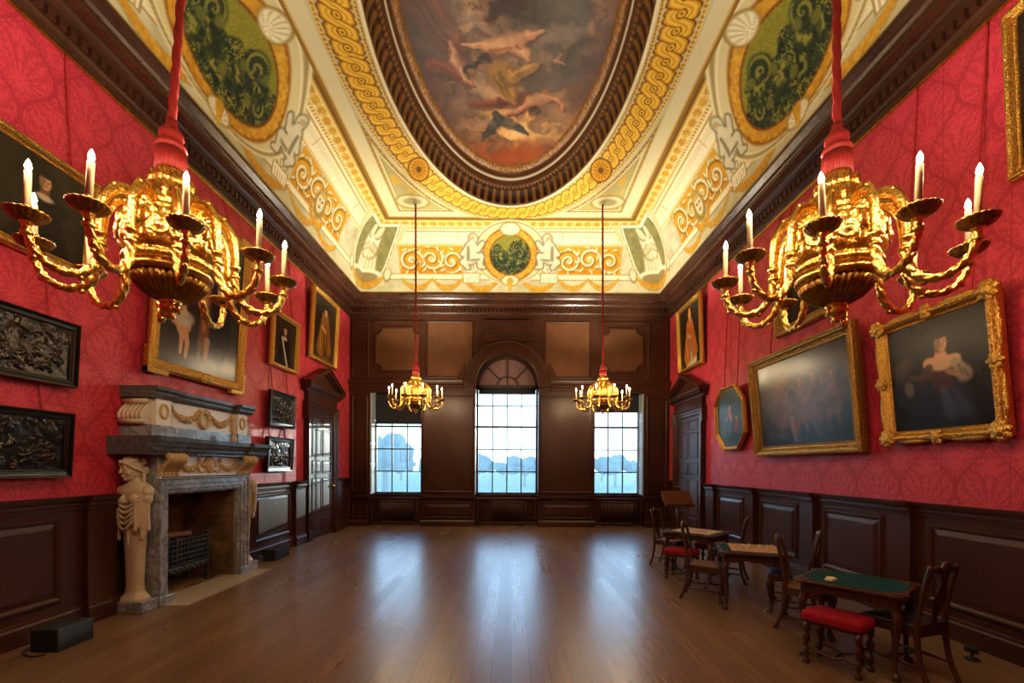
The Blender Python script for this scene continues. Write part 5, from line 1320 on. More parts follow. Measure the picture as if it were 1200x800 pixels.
# carved half-figures (herms): one closed carved surface each
def herm_mesh():
    m = MB()
    def loft(rings, n=28):
        vs=[]; fs=[]
        for (z,rx,ry,cy) in rings:
            for i in range(n):
                t=2*PI*i/n; c, s_ = math.cos(t), math.sin(t); p = .75
                vs.append((rx*math.copysign(abs(c)**p,c), cy+ry*math.copysign(abs(s_)**p,s_), z))
        for k in range(len(rings)-1):
            for i in range(n): j=(i+1)%n; fs.append((k*n+i,k*n+j,(k+1)*n+j,(k+1)*n+i))
        fs.append(tuple(range(n))[::-1]); b=(len(rings)-1)*n; fs.append(tuple(b+i for i in range(n)))
        m.add(vs, fs, True)
    loft([(.13,.165,.125,0),(.16,.16,.12,0),(.19,.135,.10,0),(.23,.105,.082,0),(.32,.092,.075,0),(.6,.105,.08,0),(.9,.125,.088,0),(1.08,.15,.095,0),(1.2,.155,.098,-.005),(1.32,.175,.105,-.012),(1.43,.195,.10,-.005),(1.50,.17,.085,.01),(1.54,.09,.07,.012),(1.58,.055,.055,.01)])
    for s in (-1,1):
        m.ball((s*.178,0,1.42), (.062,.07,.085), 14, 10); m.ball((s*.082,-.085,1.335), (.072,.062,.07), 16, 12)
        m.ball((s*.19,-.01,1.34), (.05,.06,.07), 12, 8)
    m.tube([(0,.012,1.48),(-.005,.004,1.63)], [.066,.060], 16)
    H = xform((-.012,-.025,1.692), (.12,0,-.35), (1.16,1.16,1.16))
    m.ball((0,0,0), (.080,.098,.122), 24, 18, H); m.ball((0,-.03,-.055), (.060,.062,.065), 18, 12, H); m.ball((0,-.070,-.092), (.030,.026,.024), 12, 8, H)
    m.tube([(0,-.094,.03),(0,-.112,-.015),(0,-.116,-.03)], [.009,.011,.014], 8, H)
    for s in (-1,1):
        m.ball((s*.034,-.086,.022), (.019,.012,.010), 10, 6, H); m.tube([(s*.012,-.098,.040),(s*.035,-.096,.047),(s*.058,-.082,.038)], .007, 6, H); m.ball((s*.05,-.062,-.03), (.028,.028,.03), 10, 8, H)
        m.tube([(s*.004,-.101,-.056),(s*.022,-.096,-.058)], .0085, 6, H)
    m.ball((0,-.097,-.068), (.018,.011,.008), 8, 6, H)
    rr = random.Random(3)
    for k in range(46):                                              # waved hair drawn back to a knot
        a = rr.uniform(.0, 2*PI); e = rr.uniform(.25, 1.25)
        x, y, z = .088*math.cos(a)*math.cos(e), .104*math.sin(a)*math.cos(e)+.012, .122*math.sin(e)+.008
        if y < -.055 and z < .075: continue
        m.ball((x,y,z), (.024,.026,.018), 8, 6, H, rot=(rr.uniform(-1,1),rr.uniform(-1,1),a))
    for s in (-1,1):
        m.tube(smooth_path([(s*.02,-.088,.088),(s*.06,-.068,.062),(s*.086,-.02,.02),(s*.088,.04,-.02),(s*.05,.09,-.05)],4), .021, 8, H, twist=lambda t,k: 1+.22*math.cos(2*t+k*1.1))
        m.tube(smooth_path([(s*.07,.06,-.06),(s*.085,.05,-.13),(s*.10,.0,-.20)],4), [.022-.001*i for i in range(9)], 8, H)
    m.ball((0,.10,-.03), (.05,.045,.05), 12, 8, H)
    for j in range(6):                                               # cloth swags across the front
        z = 1.37-.030*j; d = .05+.032*j
        m.tube(smooth_path([(-.20,-.03,z+.03),(-.13,-.105,z-d*.55),(0,-.128-.004*j,z-d-.02),(.13,-.105,z-d*.45),(.20,-.03,z+.04)],6), .014, 8)
    m.ball((0,-.055,1.20), (.17,.07,.13), 20, 14)
    for s in (-1,1):
        for j in range(5):
            x = s*(.12+.022*j); y = -.10+.022*j; L = .30+.05*((j*3+ (s>0)) % 4)
            m.tube(smooth_path([(x*.98,y,1.32),(x,y-.01,1.32-L*.5),(x*.96+.008*(-1)**j,y-.005,1.32-L)],4), [.016+.0012*i for i in range(9)], 8)
            m.ball((x*.96,y-.005,1.32-L), (.024,.020,.022), 8, 6)
    m.tube(smooth_path([(0,-.10,1.10),(.0,-.095,.95),(-.01,-.085,.8)],4), [.03,.03,.028,.026,.024,.02,.016,.012,.01], 8)
    return m
hm = None
for s in (-1, 1):
    if hm is None:
        hm = herm_mesh().build('caryatid', M['marble_cream'], fp)
        md = hm.modifiers.new('carve', 'REMESH'); md.mode = 'VOXEL'; md.voxel_size = .0055; md.use_smooth_shade = True
        sm = hm.modifiers.new('soft', 'SMOOTH'); sm.factor = .5; sm.iterations = 4
        o = hm
    else: o = hm.copy(); COL.objects.link(o); o.parent = fp
    o.scale = (.92,1,1); o.location = (s*1.07, -.225, 0); o.rotation_euler = (0,0,s*PI/2 + (-.12 if s < 0 else .12))
    fb('caryatid_plinth', 'marble_grey', lambda m: m.rbox(*sorted((s*.935, s*1.20)), -.41, -.03, 0, .135, .006))
    fb('side_pilaster', 'marble_grey', lambda m: m.box(*sorted((s*.932, s*.965)), -.37, -.0, .12, 1.86))
def _fbx(m):
    m.box(-JI+.004, -JI+.03, -.30, .56, .012, 1.365); m.box(JI-.03, JI-.004, -.30, .56, .012, 1.365); m.box(-JI+.03, JI-.03, -.16, .50, .012, .022)
    m.box(-JI+.004, JI-.004, .50, .56, .012, 1.365); m.box(-JI+.03, JI-.03, -.28, .50, 1.35, 1.366)
fb('firebox', 'brick', _fbx)
t = MB(); t.box(XL+.03, -4.02, 5.54, 7.50, 0, .010); t.box(XL-.56, XL+.03, FB0+.002, FB1-.002, 0, .011)
trim(t, M['hearth'])

# grate, fireback and log
g = tag(empty('fire_grate', (XL+.10, FU-.03, .023), (0,0,PI/2)), 'black iron basket grate with ball finials standing in the brick fireplace', 'fire grate')
m = MB()
for z in (.34,.40,.47,.54,.61,.67): m.box(-.40,.40,-.012,.012,z-.009,z+.009)
for k in range(11): x = -.37+.74*k/10; m.box(x-.006,x+.006,-.010,.010,.34,.67)
for s in (-1,1):
    for z in (.34,.45,.56,.67): m.box(*sorted((s*.40-.01,s*.40+.01)),0,.30,z-.008,z+.008)
m.build('basket_bars', M['iron'], g)
m = MB(); m.box(-.42,.42,-.03,.0,.27,.32)
for k in range(8): m.ball((-.36+.72*k/7,-.028,.275), (.045,.016,.035), 8, 6)
for k in range(7): x=-.30+.60*k/6; m.ball((x,-.03,.24), (.03,.012,.022), 8, 5)
m.build('apron', M['iron'], g)
for s in (-1,1):
    for y in (0,.30):
        m = MB(); m.box(s*.41-.018,s*.41+.018,y-.018,y+.018,0,.68); m.ball((s*.41,y,.715),(.038,.038,.038),14,10); m.lathe([(.03,.0),(.034,.03),(.02,.05)],12,xform((s*.41,y,0)))
        m.build('leg', M['iron'], g)
m = MB(); m.box(-.39,.39,.02,.29,.31,.33); m.build('bottom_grid', M['iron'], g)
f = tag(empty('fireback', (XL-.42, FU, .023), (0,0,PI/2)), 'ornate black cast-iron fireback with scrolled top behind the grate', 'fireback')
m = MB(); ol = [(-.42,0),(.42,0),(.42,.55),(.36,.62),(.30,.60),(.26,.72),(.16,.74),(.10,.84),(0,.90),(-.10,.84),(-.16,.74),(-.26,.72),(-.30,.60),(-.36,.62),(-.42,.55)]
m.prism(ol, -.02, .02, 'y')
for s in (-1,1):
    m.tube(smooth_path([(s*.40,-.03,.56),(s*.34,-.03,.66),(s*.26,-.03,.62),(s*.22,-.03,.72),(s*.12,-.03,.74),(s*.08,-.03,.84),(0,-.03,.88)],5), .024, 8)
    m.ball((s*.34,-.03,.60),(.045,.025,.045),10,6); m.ball((s*.18,-.03,.70),(.05,.025,.04),10,6)
for k in range(8): a=2*PI*k/8; m.ball((.12*math.cos(a),-.02,.42+.12*math.sin(a)),(.05,.02,.05),8,6)
m.ball((0,-.02,.42),(.10,.03,.10),12,8); m.build('back_plate', M['iron'], f)
lg = MB(); lg.lathe([(.02,-.30),(.042,-.29),(.045,-.1),(.04,.12),(.044,.28),(.02,.30)], 14, xform((0,0,0),(0,PI/2,0)), rad=lambda t,k: 1+.06*math.sin(3*t+k))
o = lg.build('log', M['terracotta'], None, (XL-.04, FU-.08, .748), (0,.05,PI/2)); tag(o, 'reddish brown log lying across the top of the black grate', 'log')
p = MB(); p.lathe([(.03,0),(.04,.01),(.045,.05),(.035,.085),(.025,.095),(.03,.11)], 20)
tag(p.build('small_pot', M['marble_cream'], None, (XL+.47, 6.86, 2.089)), 'small cream pot standing on the grey mantel shelf', 'pot')

# ------------------------------------------------------------------ things under the windows and on the floor
def radiator(x, w, lab):
    r = tag(empty('radiator', (x, YB-.16, 0)), lab, 'radiator', 'radiators under the windows')
    n = int(w/.058)
    for k in range(n):
        px = -w/2+w*(k+.5)/n; m = MB()
        for y in (-.05,.05): m.tube([(px,y,.10),(px,y,.68)], .017, 8)
        m.tube(smooth_path([(px,-.05,.66),(px,-.035,.71),(px,.035,.71),(px,.05,.66)],4), .02, 8); m.tube(smooth_path([(px,-.05,.12),(px,-.035,.08),(px,.035,.08),(px,.05,.12)],4), .02, 8)
        m.build('column', M['radiator'], r)
    m = MB(); m.tube([(-w/2,0,.09),(w/2,0,.09)], .014, 8); m.tube([(-w/2,0,.69),(w/2+.08,0,.69)], .014, 8); m.tube([(w/2+.08,0,.69),(w/2+.08,0,.02)], .012, 8); m.build('pipe', M['radiator'], r)
    for s in (-1,1):
        m = MB(); m.box(s*w*.4-.02, s*w*.4+.02, -.07, .07, 0, .09); m.build('foot', M['radiator'], r)
radiator(-3.40, .98, 'brown column radiator in the niche below the left-hand end window')
radiator(CX, .98, 'brown column radiator in the niche below the middle arched window')
radiator(3.12, .98, 'brown column radiator in the niche below the right-hand end window')
def floor_box(x, y, w, d, h, lab, cable):
    r = tag(empty('uplighter_box', (x, y, 0), (0,0,PI/2)), lab, 'light box')
    b = MB(); b.rbox(-w/2, w/2, -d/2, d/2, .006, h, .006); b.build('housing', M['black_plastic'], r)
    l = MB(); l.box(-w/2+.03, w/2-.03, -d/2+.03, d/2-.03, h-.004, h+.003); l.build('lid', M['black_plastic'], r)
    if cable:
        c = MB(); c.tube(smooth_path([(-w/2+.05,d/2,.05),(-w/2-.04,d/2+.02,.02),(-w/2-.10,d/2-.12,.008),(-w/2-.06,d/2-.2,.008)],6), .006, 6); c.build('cable', M['black_plastic'], r)
floor_box(-4.33, 4.33, .36, .26, .21, 'matt black box on the floor at the left edge, before the near panelling', True)
floor_box(-4.42, 8.42, .52, .24, .20, 'matt black box on the floor between the chimneypiece and the left-hand door', False)
sp = tag(empty('floor_spotlight', (4.22,4.10,0), (0,0,.6)), 'small dark floor spotlight against the skirting at the right edge behind the near chair', 'spotlight')
m = MB(); m.lathe([(.05,0),(.055,.012),(.012,.02),(.012,.07)], 16); m.build('stand', M['black_plastic'], sp)
m = MB(); m.lathe([(.028,-.05),(.036,-.04),(.038,.04),(.034,.045)], 18, xform((0,0,.10),(PI/2,0,0))); m.build('lamp_head', M['black_plastic'], sp)
m = MB(); m.lathe([(.030,0),(.028,.006),(.004,.010)], 18, xform((0,-.042,.10),(PI/2,0,0))); m.build('lens', M['brass'], sp)

# ------------------------------------------------------------------ card tables, chairs and stools
def make_table(L, W):
    r = empty('card_table'); h = .715
    t = MB(); R = .085; P = []
    for cx, cy, a0 in ((L/2-R,-W/2+R,-PI/2),(L/2-R,W/2-R,0),(-L/2+R,W/2-R,PI/2),(-L/2+R,-W/2+R,PI)):
        P.append((cx+R*1.05*math.cos(a0-.35), cy+R*1.05*math.sin(a0-.35)))
        for k in range(9): a = a0+PI/2*k/8; P.append((cx+(R+.02)*math.cos(a), cy+(R+.02)*math.sin(a)))
        P.append((cx+R*1.05*math.cos(a0+PI/2+.35), cy+R*1.05*math.sin(a0+PI/2+.35)))
    t.prism(P, h-.028, h, 'z'); bevel(t.build('table_top', M['furn_h'], r), .006)
    for sx in (-1,1):
        for sy in (-1,1):
            c = MB(); c.lathe([(.066,0),(.068,.004),(.06,.005),(.056,.002),(.004,.0015)], 24, xform((sx*(L/2-R+.004),sy*(W/2-R+.004),h))); c.build('candle_well', M['furn'], r)
    b = MB(); q = .035; k = .155
    b.prism([(-L/2+k,-W/2+q),(L/2-k,-W/2+q),(L/2-q,-W/2+k),(L/2-q,W/2-k),(L/2-k,W/2-q),(-L/2+k,W/2-q),(-L/2+q,W/2-k),(-L/2+q,-W/2+k)], h, h+.003, 'z'); b.build('baize', M['baize'], r)
    f = MB(); a = .055; T = .02; z0, z1 = h-.13, h-.028
    for s in (-1,1):
        y = s*(W/2-a); f.prism([(-L/2+a,z1),(-L/2+a,z0),(-L/2+a+.12,z0),(-.14,z0+.03),(0,z0+.012),(.14,z0+.03),(L/2-a-.12,z0),(L/2-a,z0),(L/2-a,z1)][::-1], y-T/2, y+T/2, 'y')
        x = s*(L/2-a); f.box(x-T/2, x+T/2, -W/2+a, W/2-a, z0+.01, z1)
    f.build('frieze', M['furn'], r)
    for sx in (-1,1):
        for sy in (-1,1):
            m = MB(); x, y = sx*(L/2-.075), sy*(W/2-.075); dx, dy = sx*.02, sy*.02
            m.tube(smooth_path([(x,y,h-.03),(x,y,h-.14),(x+dx*.9,y+dy*.9,h-.22),(x+dx*.3,y+dy*.3,h-.36),(x-dx*.2,y-dy*.2,.22),(x,y,.07),(x+dx*.5,y+dy*.5,.03),(x+dx*.5,y+dy*.5,.0)],4),
                   [.034,.034,.035,.036,.037,.037,.037,.036,.036,.034,.032,.030,.027,.025,.023,.022,.020,.019,.018,.018,.018,.02,.024,.03,.034,.034,.034,.034,.032][:29], 12)
            m.build('leg', M['furn'], r)
    return r
def make_chair(seat_mat):
    r = empty('side_chair'); sh = .45
    for s in (-1,1):
        m = MB(); m.tube(smooth_path([(s*.185,-.31,0),(s*.183,-.255,.14),(s*.18,-.225,.30),(s*.178,-.215,.45),(s*.172,-.225,.58),(s*.168,-.25,.74),(s*.165,-.285,.90),(s*.160,-.295,.945)],4), [.021]*9+[.024]*6+[.019]*14, 8, flat=(1.0,1.0)); m.build('leg', M['furn'], r)
        m = MB(); x = s*.215; m.tube(smooth_path([(x,.185,.45),(x,.185,.39),(x*1.06,.205,.32),(x*1.02,.19,.20),(x*.97,.178,.10),(x,.19,.035),(x*1.03,.20,0)],4), [.026,.027,.028,.029,.030,.031,.031,.030,.028,.025,.022,.020,.018,.017,.016,.016,.017,.019,.023,.028,.030,.031,.031,.030,.028][:25], 10)
        m.ball((x*1.02,.197,.018),(.034,.04,.018),12,6); m.build('leg', M['furn'], r)
    m = MB(); n = 24; pts = []; rad = []
    for k in range(n+1):
        x = -.175+.35*k/n; q = abs(x)/.175
        z = .955+.028*math.cos(PI*x/.07)*(q < .42)+(-.012 if q > .55 else 0)*math.sin(PI*(q-.55)/.45) + .012*(q > .85)*(q-.85)/.15
        pts.append((x,-.296-.018*math.cos(x/.175*PI/2),z)); rad.append(.021+.006*(q < .35))
    m.tube(pts, rad, 10, flat=(1.1,.75)); m.build('crest_rail', M['furn'], r)
    m = MB(); half = [(.030,.0),(.034,.03),(.026,.06),(.036,.10),(.060,.17),(.068,.23),(.058,.29),(.040,.33),(.034,.36),(.046,.40),(.058,.44),(.062,.47)]
    vs = []; N = len(half)
    for d in (-.006,.006):
        for x_, s_ in half: 
            t = s_/.47; vs += [(-x_, -.225-.085*t**1.4-.02*math.sin(PI*t)+d, .475+s_), (x_, -.225-.085*t**1.4-.02*math.sin(PI*t)+d, .475+s_)]
    fs = []
    for k in range(N-1):
        a = 2*k; fs += [(a,a+1,a+3,a+2), (2*N+a,2*N+a+2,2*N+a+3,2*N+a+1), (a,a+2,2*N+a+2,2*N+a), (a+1,2*N+a+1,2*N+a+3,a+3)]
    fs += [(0,2*N,2*N+1,1),(2*N-2,2*N-1,4*N-1,4*N-2)]
    m.add(vs, fs); m.build('splat', M['furn'], r)
    m = MB(); m.box(-.18,.18,-.24,-.205,.44,.49); m.build('shoe_rail', M['furn'], r)
    m = MB(); Po = [(-.19,-.235),(.19,-.235),(.235,.185),(.20,.215),(-.20,.215),(-.235,.185)]; Pi = [(x*.86,y*.86) for x,y in Po]; n=6
    vs = [(x,y,.385) for x,y in Po]+[(x,y,.452) for x,y in Po]+[(x,y,.452) for x,y in Pi]+[(x,y,.385) for x,y in Pi]; fs=[]
    for q in range(4):
        for i in range(n): j=(i+1)%n; p=(q+1)%4; fs.append((q*n+i,q*n+j,p*n+j,p*n+i))
    m.add(vs, fs); m.build('seat_rail', M['furn'], r)
    m = MB(); rings = [(.90,.448),(.93,.462),(.86,.474),(.6,.482),(.2,.485)]; vs=[]; fs=[]
    PP = []
    for i in range(n):
        a, b = Po[i], Po[(i+1)%n]
        for k in range(4): PP.append((a[0]+(b[0]-a[0])*k/4, a[1]+(b[1]-a[1])*k/4))
    nn = len(PP)
    for s_, z in rings: vs += [(x*s_, y*s_, z) for x,y in PP]
    for q in range(len(rings)-1):
        for i in range(nn): j=(i+1)%nn; fs.append((q*nn+i,q*nn+j,(q+1)*nn+j,(q+1)*nn+i))
    fs.append(tuple((len(rings)-1)*nn+i for i in range(nn))); fs.append(tuple(range(nn))[::-1])
    m.add(vs, fs, True); m.build('seat', M[seat_mat], r)
    for s in (-1,1):
        m = MB(); m.tube([(s*.184,-.25,.15),(s*.195,-.03,.155),(s*.209,.175,.15)], [.010,.015,.010], 8); m.build('stretcher', M['furn'], r)
    m = MB(); m.tube([(-.195,-.02,.155),(0,-.02,.155),(.195,-.02,.155)], [.009,.015,.009], 8); m.build('stretcher', M['furn'], r)
    return r
def make_stool():
    r = empty('footstool'); L, W = .47, .345
    m = MB(); n = 32; rings = [(1.0,.395),(1.0,.40),(1.02,.43),(1.0,.455),(.93,.47),(.7,.477),(.3,.48)]; vs=[]; fs=[]
    for s_, z in rings:
        for i in range(n):
            t = 2*PI*i/n; c, q = math.cos(t), math.sin(t); p = .22
            vs.append((s_*L/2*math.copysign(abs(c)**p,c), s_*W/2*math.copysign(abs(q)**p,q), z))
    for k in range(len(rings)-1):
        for i in range(n): j=(i+1)%n; fs.append((k*n+i,k*n+j,(k+1)*n+j,(k+1)*n+i))
    fs.append(tuple(range(n))[::-1]); fs.append(tuple((len(rings)-1)*n+i for i in range(n)))
    m.add(vs, fs, True); m.build('cushion', M['red_seat'], r)
    m = MB(); m.box(-L/2+.02,L/2-.02,-W/2+.02,W/2-.02,.36,.397); m.build('seat_frame', M['furn'], r)
    lp = [(.026,0),(.032,.012),(.028,.035),(.014,.05),(.014,.06),(.026,.075),(.026,.135),(.016,.145),(.014,.17),(.026,.20),(.033,.235),(.022,.265),(.014,.28),(.022,.295),(.028,.31),(.028,.37)]
    for sx in (-1,1):
        for sy in (-1,1):
            m = MB(); m.lathe(lp, 16, xform((sx*(L/2-.04),sy*(W/2-.04),0))); m.build('leg', M['furn'], r)
    for sy in (-1,1):
        m = MB(); m.tube(smooth_path([(-L/2+.05,sy*(W/2-.04),.105),(-.10,sy*(W/2-.06),.12),(0,sy*(W/2-.075),.095),(.10,sy*(W/2-.06),.12),(L/2-.05,sy*(W/2-.04),.105)],4), .012, 8); m.build('stretcher', M['furn'], r)
    m = MB(); m.tube([(0,-W/2+.07,.095),(0,0,.10),(0,W/2-.07,.095)], [.012,.016,.012], 8); m.build('stretcher', M['furn'], r)
    return r
T = [((3.16,4.12),-49,.80,.69), ((3.05,5.72),-20,.77,.79), ((2.99,7.23),-47.5,.83,.77)]
tl = ['green baize-topped card table nearest the camera on the right', 'card table with a pinkish printed sheet, second from the camera', 'card table with a cream printed sheet, farthest from the camera']
for (p, a, L, W), lab in zip(T, tl):
    t = make_table(L, W); t.location = (p[0], p[1], 0); t.rotation_euler = (0,0,math.radians(a)); tag(t, lab, 'table', 'card tables along the right wall')
def sheet_paint(kind):
    def f(X, Y):
        C = np.ones(X.shape+(3,))*np.array((206,186,146) if kind else (196,158,122)); n = fbm(X+kind*5, Y, 9, 3+kind, 4); n2 = fbm(X, Y+kind*3, 26, 7, 3)
        C = mix(C, sst(.5,.58,n)*.6, (178,132,98) if not kind else (186,176,120)); C = mix(C, (np.abs(n-.5)<.012)*.7, (110,70,50)); C = mix(C, (n2>.62)*.5, (96,66,50))
        if kind: C = mix(C, ell(X,Y,.06,.0,.11,.08,.4,.3)*.8, (196,92,86)); C = mix(C, ell(X,Y,-.2,.12,.07,.1,.2,.4)*.6, (120,146,104))
        return C
    return f
for k, (ti, w, h, lab) in enumerate(((1,.56,.60,'pinkish printed map sheet lying on the middle card table'), (2,.62,.56,'cream printed map sheet with a red patch lying on the farthest card table'))):
    (px, py), a, L, W = T[ti]; X, Y = np.meshgrid(np.linspace(-w/2,w/2,70), np.linspace(-h/2,h/2,70)); Z = np.zeros_like(X)+.0015*fbm(X,Y,4,2,2)
    r = tag(empty('map_sheet', (px+(.04 if ti == 1 else 0), py, .7195), (0,0,math.radians(a))), lab, 'map'); color_grid('printed_sheet', np.stack([X,Y,Z],-1), sheet_paint(k)(X,Y), m_paint('printed_paper_%d' % k, .8, .2), r)
# gaming counters on the middle table, card pack on the near one
(px, py), a, L, W = T[1]; ca, sa = math.cos(math.radians(a)), math.sin(math.radians(a))
cm = MB(); cm.lathe([(.012,0),(.012,.006),(.005,.012),(.006,.022),(.002,.028)], 12); c0 = cm.build('gaming_counter', M['ivory'])
spots = [(.10,.20),(.18,.16),(.24,.22),(.05,-.02),(.16,.02),(.26,.05),(-.12,.12),(-.02,.24)]
for i, (u, v) in enumerate(spots):
    o = c0 if i == 0 else c0.copy()
    if i: COL.objects.link(o)
    o.location = (px+.04+u*ca-v*sa, py+u*sa+v*ca, .7215); tag(o, 'small ivory gaming counter standing on the pinkish map sheet', 'counter', 'ivory counters on the map sheet')
r = tag(empty('card_pack', (2.93,4.11,.7185), (0,0,.5)), 'cream pack of cards lying on the green baize of the nearest table', 'cards')
m = MB(); m.rbox(-.045,.045,-.032,.032,0,.018,.002); m.build('lower_cards', M['ivory'], r); m = MB(); m.rbox(-.045,.045,-.032,.032,.0185,.024,.001, xform((.008,.006,0),(0,0,.35))); m.build('upper_cards', M['ivory'], r)
CHAIRS = [((3.03,4.995),(.788,-.616),'rush_seat','side chair with brown seat at the left end of the green baize table'),
          ((3.455,3.635),(-.316,.949),'dark_seat','side chair with dark seat at the right end of the green baize table'),
          ((2.39,6.10),(.856,-.516),'rush_seat','side chair with brown seat on the left of the table with the pinkish map'),
          ((3.62,5.36),(-.843,.538),'dark_seat','side chair with dark seat between the middle table and the right wall panelling'),
          ((2.64,8.105),(.702,-.712),'rush_seat','side chair with brown seat behind the red stool at the farthest card table'),
          ((3.53,6.82),(-.845,.535),'dark_seat','side chair with dark seat on the right of the farthest card table')]
pc = {}
for (rx, ry), (fx, fy), sm_, lab in CHAIRS:
    if sm_ not in pc: c = pc[sm_] = make_chair(sm_)
    else: c = copy_tree(pc[sm_])
    q = math.hypot(fx, fy); c.location = (rx+.255*fx/q, ry+.255*fy/q, 0); c.rotation_euler = (0,0,math.atan2(fy, fx)-PI/2); tag(c, lab, 'chair', 'chairs at the card tables')
s0 = None
for (x, y, a, lab) in ((2.875,3.945,-56,'crimson-cushioned stool in front of the green baize card table'), (2.67,7.035,-42,'crimson-cushioned stool in front of the farthest card table'), (3.40,7.62,-45,'crimson-cushioned stool behind the farthest card table near the wall')):
    if s0 is None: o = s0 = make_stool()
    else: o = copy_tree(s0)
    o.location = (x, y, 0); o.rotation_euler = (0,0,math.radians(a)); tag(o, lab, 'stool', 'crimson stools')
# wooden lectern seen from behind, near the right-hand door
r = tag(empty('lectern', (3.70,10.0,0), (0,0,.12)), 'brown wooden lectern on a post in front of the right-hand door', 'lectern')
m = MB(); m.lathe([(.20,0),(.205,.02),(.17,.035),(.06,.05),(.04,.08)], 28); m.build('base', M['furn'], r)
m = MB(); m.lathe([(.032,.05),(.032,.6),(.026,.62),(.026,.95)], 16); m.build('post', M['furn'], r)
m = MB(); m.tube(smooth_path([(0,0,.82),(-.07,.02,.86),(-.10,.03,.94),(-.12,.04,1.0)],4), .016, 8); m.tube(smooth_path([(0,0,.82),(.07,.02,.86),(.10,.03,.94),(.12,.04,1.0)],4), .016, 8); m.build('bracket', M['furn'], r)
m = MB(); m.rbox(-.33,.33,-.20,.20,-.02,.02,.004, xform((0,.02,1.05),(.85,0,0))); m.box(-.33,.33,-.215,-.185,-.02,.06, xform((0,.02,1.05),(.85,0,0))); m.build('desk_top', M['oak_gold'], r)
for s_ in (-.03, .05):
    m = MB(); m.ball((-.345,-.02,1.03+s_),(.014,.014,.014),10,8); m.build('knob', M['brass'], r)

# ------------------------------------------------------------------ the park outside
g = MB(); g.box(-260, 260, YE+.9, 420, -4.2, -4.0)
tag(g.build('ground', m_plain('lawn', (.040,.075,.040), .9, 0, .25, .25, 0, .1)), kind='structure')
g = MB(); g.box(-90, 90, 40, 54, -3.99, -3.97)
tag(g.build('path', m_plain('pale_gravel_walk', (.16,.16,.15), .9, 0, 2, .1, 0, .1)), kind='structure')
leaf = m_plain('tree_foliage', (.030,.052,.050), .9, 0, 1.2, .4, 0, .1); bark = m_plain('tree_bark', (.10,.08,.06), .9)
def tree(x, y, h, w, seed, lab):
    r = tag(empty('tree', (x, y, -4.0)), lab, 'tree', 'trees across the park' if seed < 120 else None)
    rr = random.Random(seed); m = MB()
    for k in range(26):
        a, e = rr.uniform(0,2*PI), rr.uniform(-.35,1.0); q = rr.uniform(.45,1)
        m.ball((w*.5*q*math.cos(a)*math.cos(e), w*.5*q*math.sin(a)*math.cos(e), h*.62+h*.36*q*math.sin(e)), (w*rr.uniform(.14,.24), w*rr.uniform(.14,.24), h*rr.uniform(.10,.17)), 9, 7, rot=(rr.random(),rr.random(),0))
    m.build('crown', leaf, r)
    m = MB(); m.tube([(0,0,0),(.1,0,h*.3),(0,.1,h*.62)], [w*.05,w*.04,w*.03], 8); m.build('trunk', bark, r)
rr = random.Random(12)
TR = []
for k in range(20):
    x = -62+6.6*k+rr.uniform(-1.5,1.5); y = 150+(25 if k % 2 else -20)+rr.uniform(-4,4); gap = 1.0 if not (-20 < x < -2) else .72
    TR.append((x, y, (9.6 if k < 9 else 8.6)*gap**.3+rr.uniform(-.8,.8), 9.5+rr.uniform(-1,.6)))
TR += [(-24,84,12.5,10),(-27.5,98,11,9)]
for i, q in enumerate(TR): tree(*q, 100+i, 'leafy tree in the distant row across the park' if i < 20 else ('tall leafy tree standing nearest to the house, seen in the left-hand window' if i == 20 else 'tall leafy tree behind the nearest one, seen at the edge of the left-hand window'))
st = tag(empty('garden_statue', (-5.2,62,-4.0)), 'pale stone statue on a pedestal out in the park', 'statue')
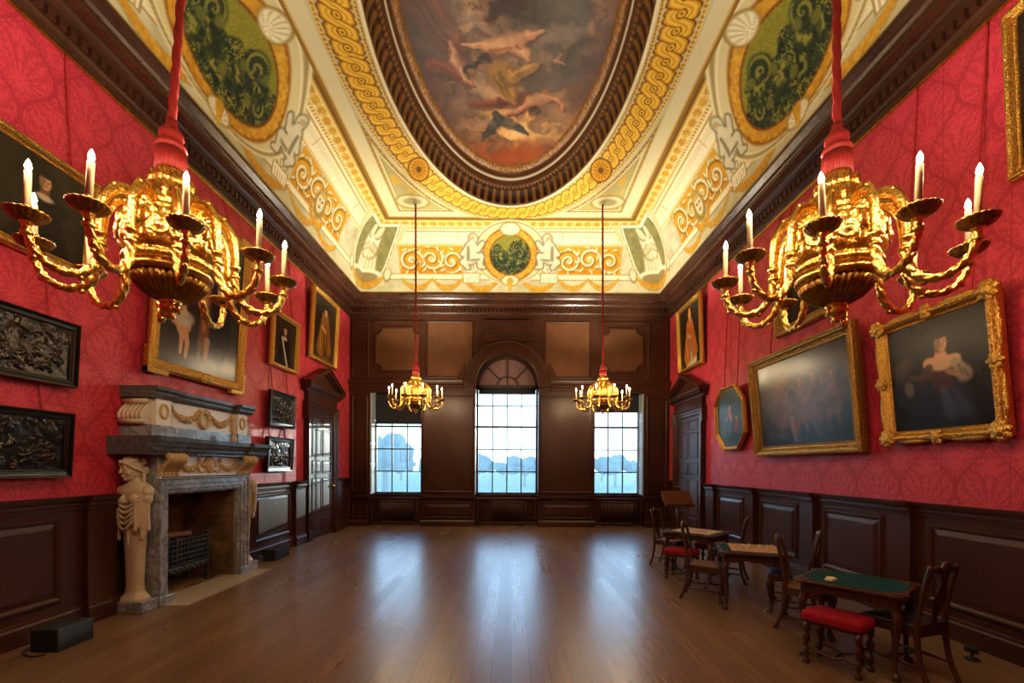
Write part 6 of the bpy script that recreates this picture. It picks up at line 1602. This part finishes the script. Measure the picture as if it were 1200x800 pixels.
m = MB(); m.rbox(-.8,.8,-.8,.8,0,1.6,.08); m.box(-1,1,-1,1,0,.3); m.build('pedestal', M['marble_white'], st)
m = MB(); m.lathe([(.55,1.6),(.5,2.2),(.38,2.7),(.45,3.1),(.5,3.4),(.2,3.55),(.16,3.65),(.22,3.8),(.18,4.0),(.05,4.1)], 16); m.build('figure', M['marble_white'], st)

# ------------------------------------------------------------------ sky, sun, camera
W = bpy.data.worlds.new('World'); SC.world = W; W.use_nodes = True; nt = W.node_tree; nt.nodes.clear()
out = nt.nodes.new('ShaderNodeOutputWorld'); bg = nt.nodes.new('ShaderNodeBackground'); tc = nt.nodes.new('ShaderNodeTexCoord'); sx = nt.nodes.new('ShaderNodeSeparateXYZ'); cr = nt.nodes.new('ShaderNodeValToRGB')
nt.links.new(tc.outputs['Generated'], sx.inputs[0]); nt.links.new(sx.outputs[2], cr.inputs[0]); nt.links.new(cr.outputs[0], bg.inputs[0]); nt.links.new(bg.outputs[0], out.inputs[0])
e = cr.color_ramp.elements; e[0].position = 0; e[0].color = (.74,.90,1,1); e[1].position = .5; e[1].color = (.36,.60,1,1)
bg.inputs[1].default_value = SKY
add_light('SUN', 'low_sun', (0,0,20), SUN_W, (1,.88,.70), 0, Vector((-1.22,-3.3,-.31)).to_track_quat('-Z','Y').to_euler(), angle=math.radians(.6))
cam = bpy.data.cameras.new('camera'); co = bpy.data.objects.new('camera', cam); COL.objects.link(co)
cam.sensor_width = 36; cam.lens = 36*525/1200; cam.shift_x = 0.0; cam.shift_y = (546-400)/1200; cam.clip_end = 1000; cam.clip_start = .05
co.location = (0,0,1.75); co.rotation_euler = (PI/2, math.radians(ROLL), 0); SC.camera = co
vs = SC.view_settings; vs.view_transform = 'Standard'; vs.look = 'None'; vs.gamma = 1; vs.exposure = EXPO; vs.use_curve_mapping = False
SC.cycles.use_denoising = True; SC.cycles.max_bounces = 8; SC.cycles.diffuse_bounces = 4; SC.cycles.glossy_bounces = 4; SC.cycles.transparent_max_bounces = 12
SC.cycles.sample_clamp_indirect = 6; SC.cycles.caustics_reflective = False; SC.cycles.caustics_refractive = False
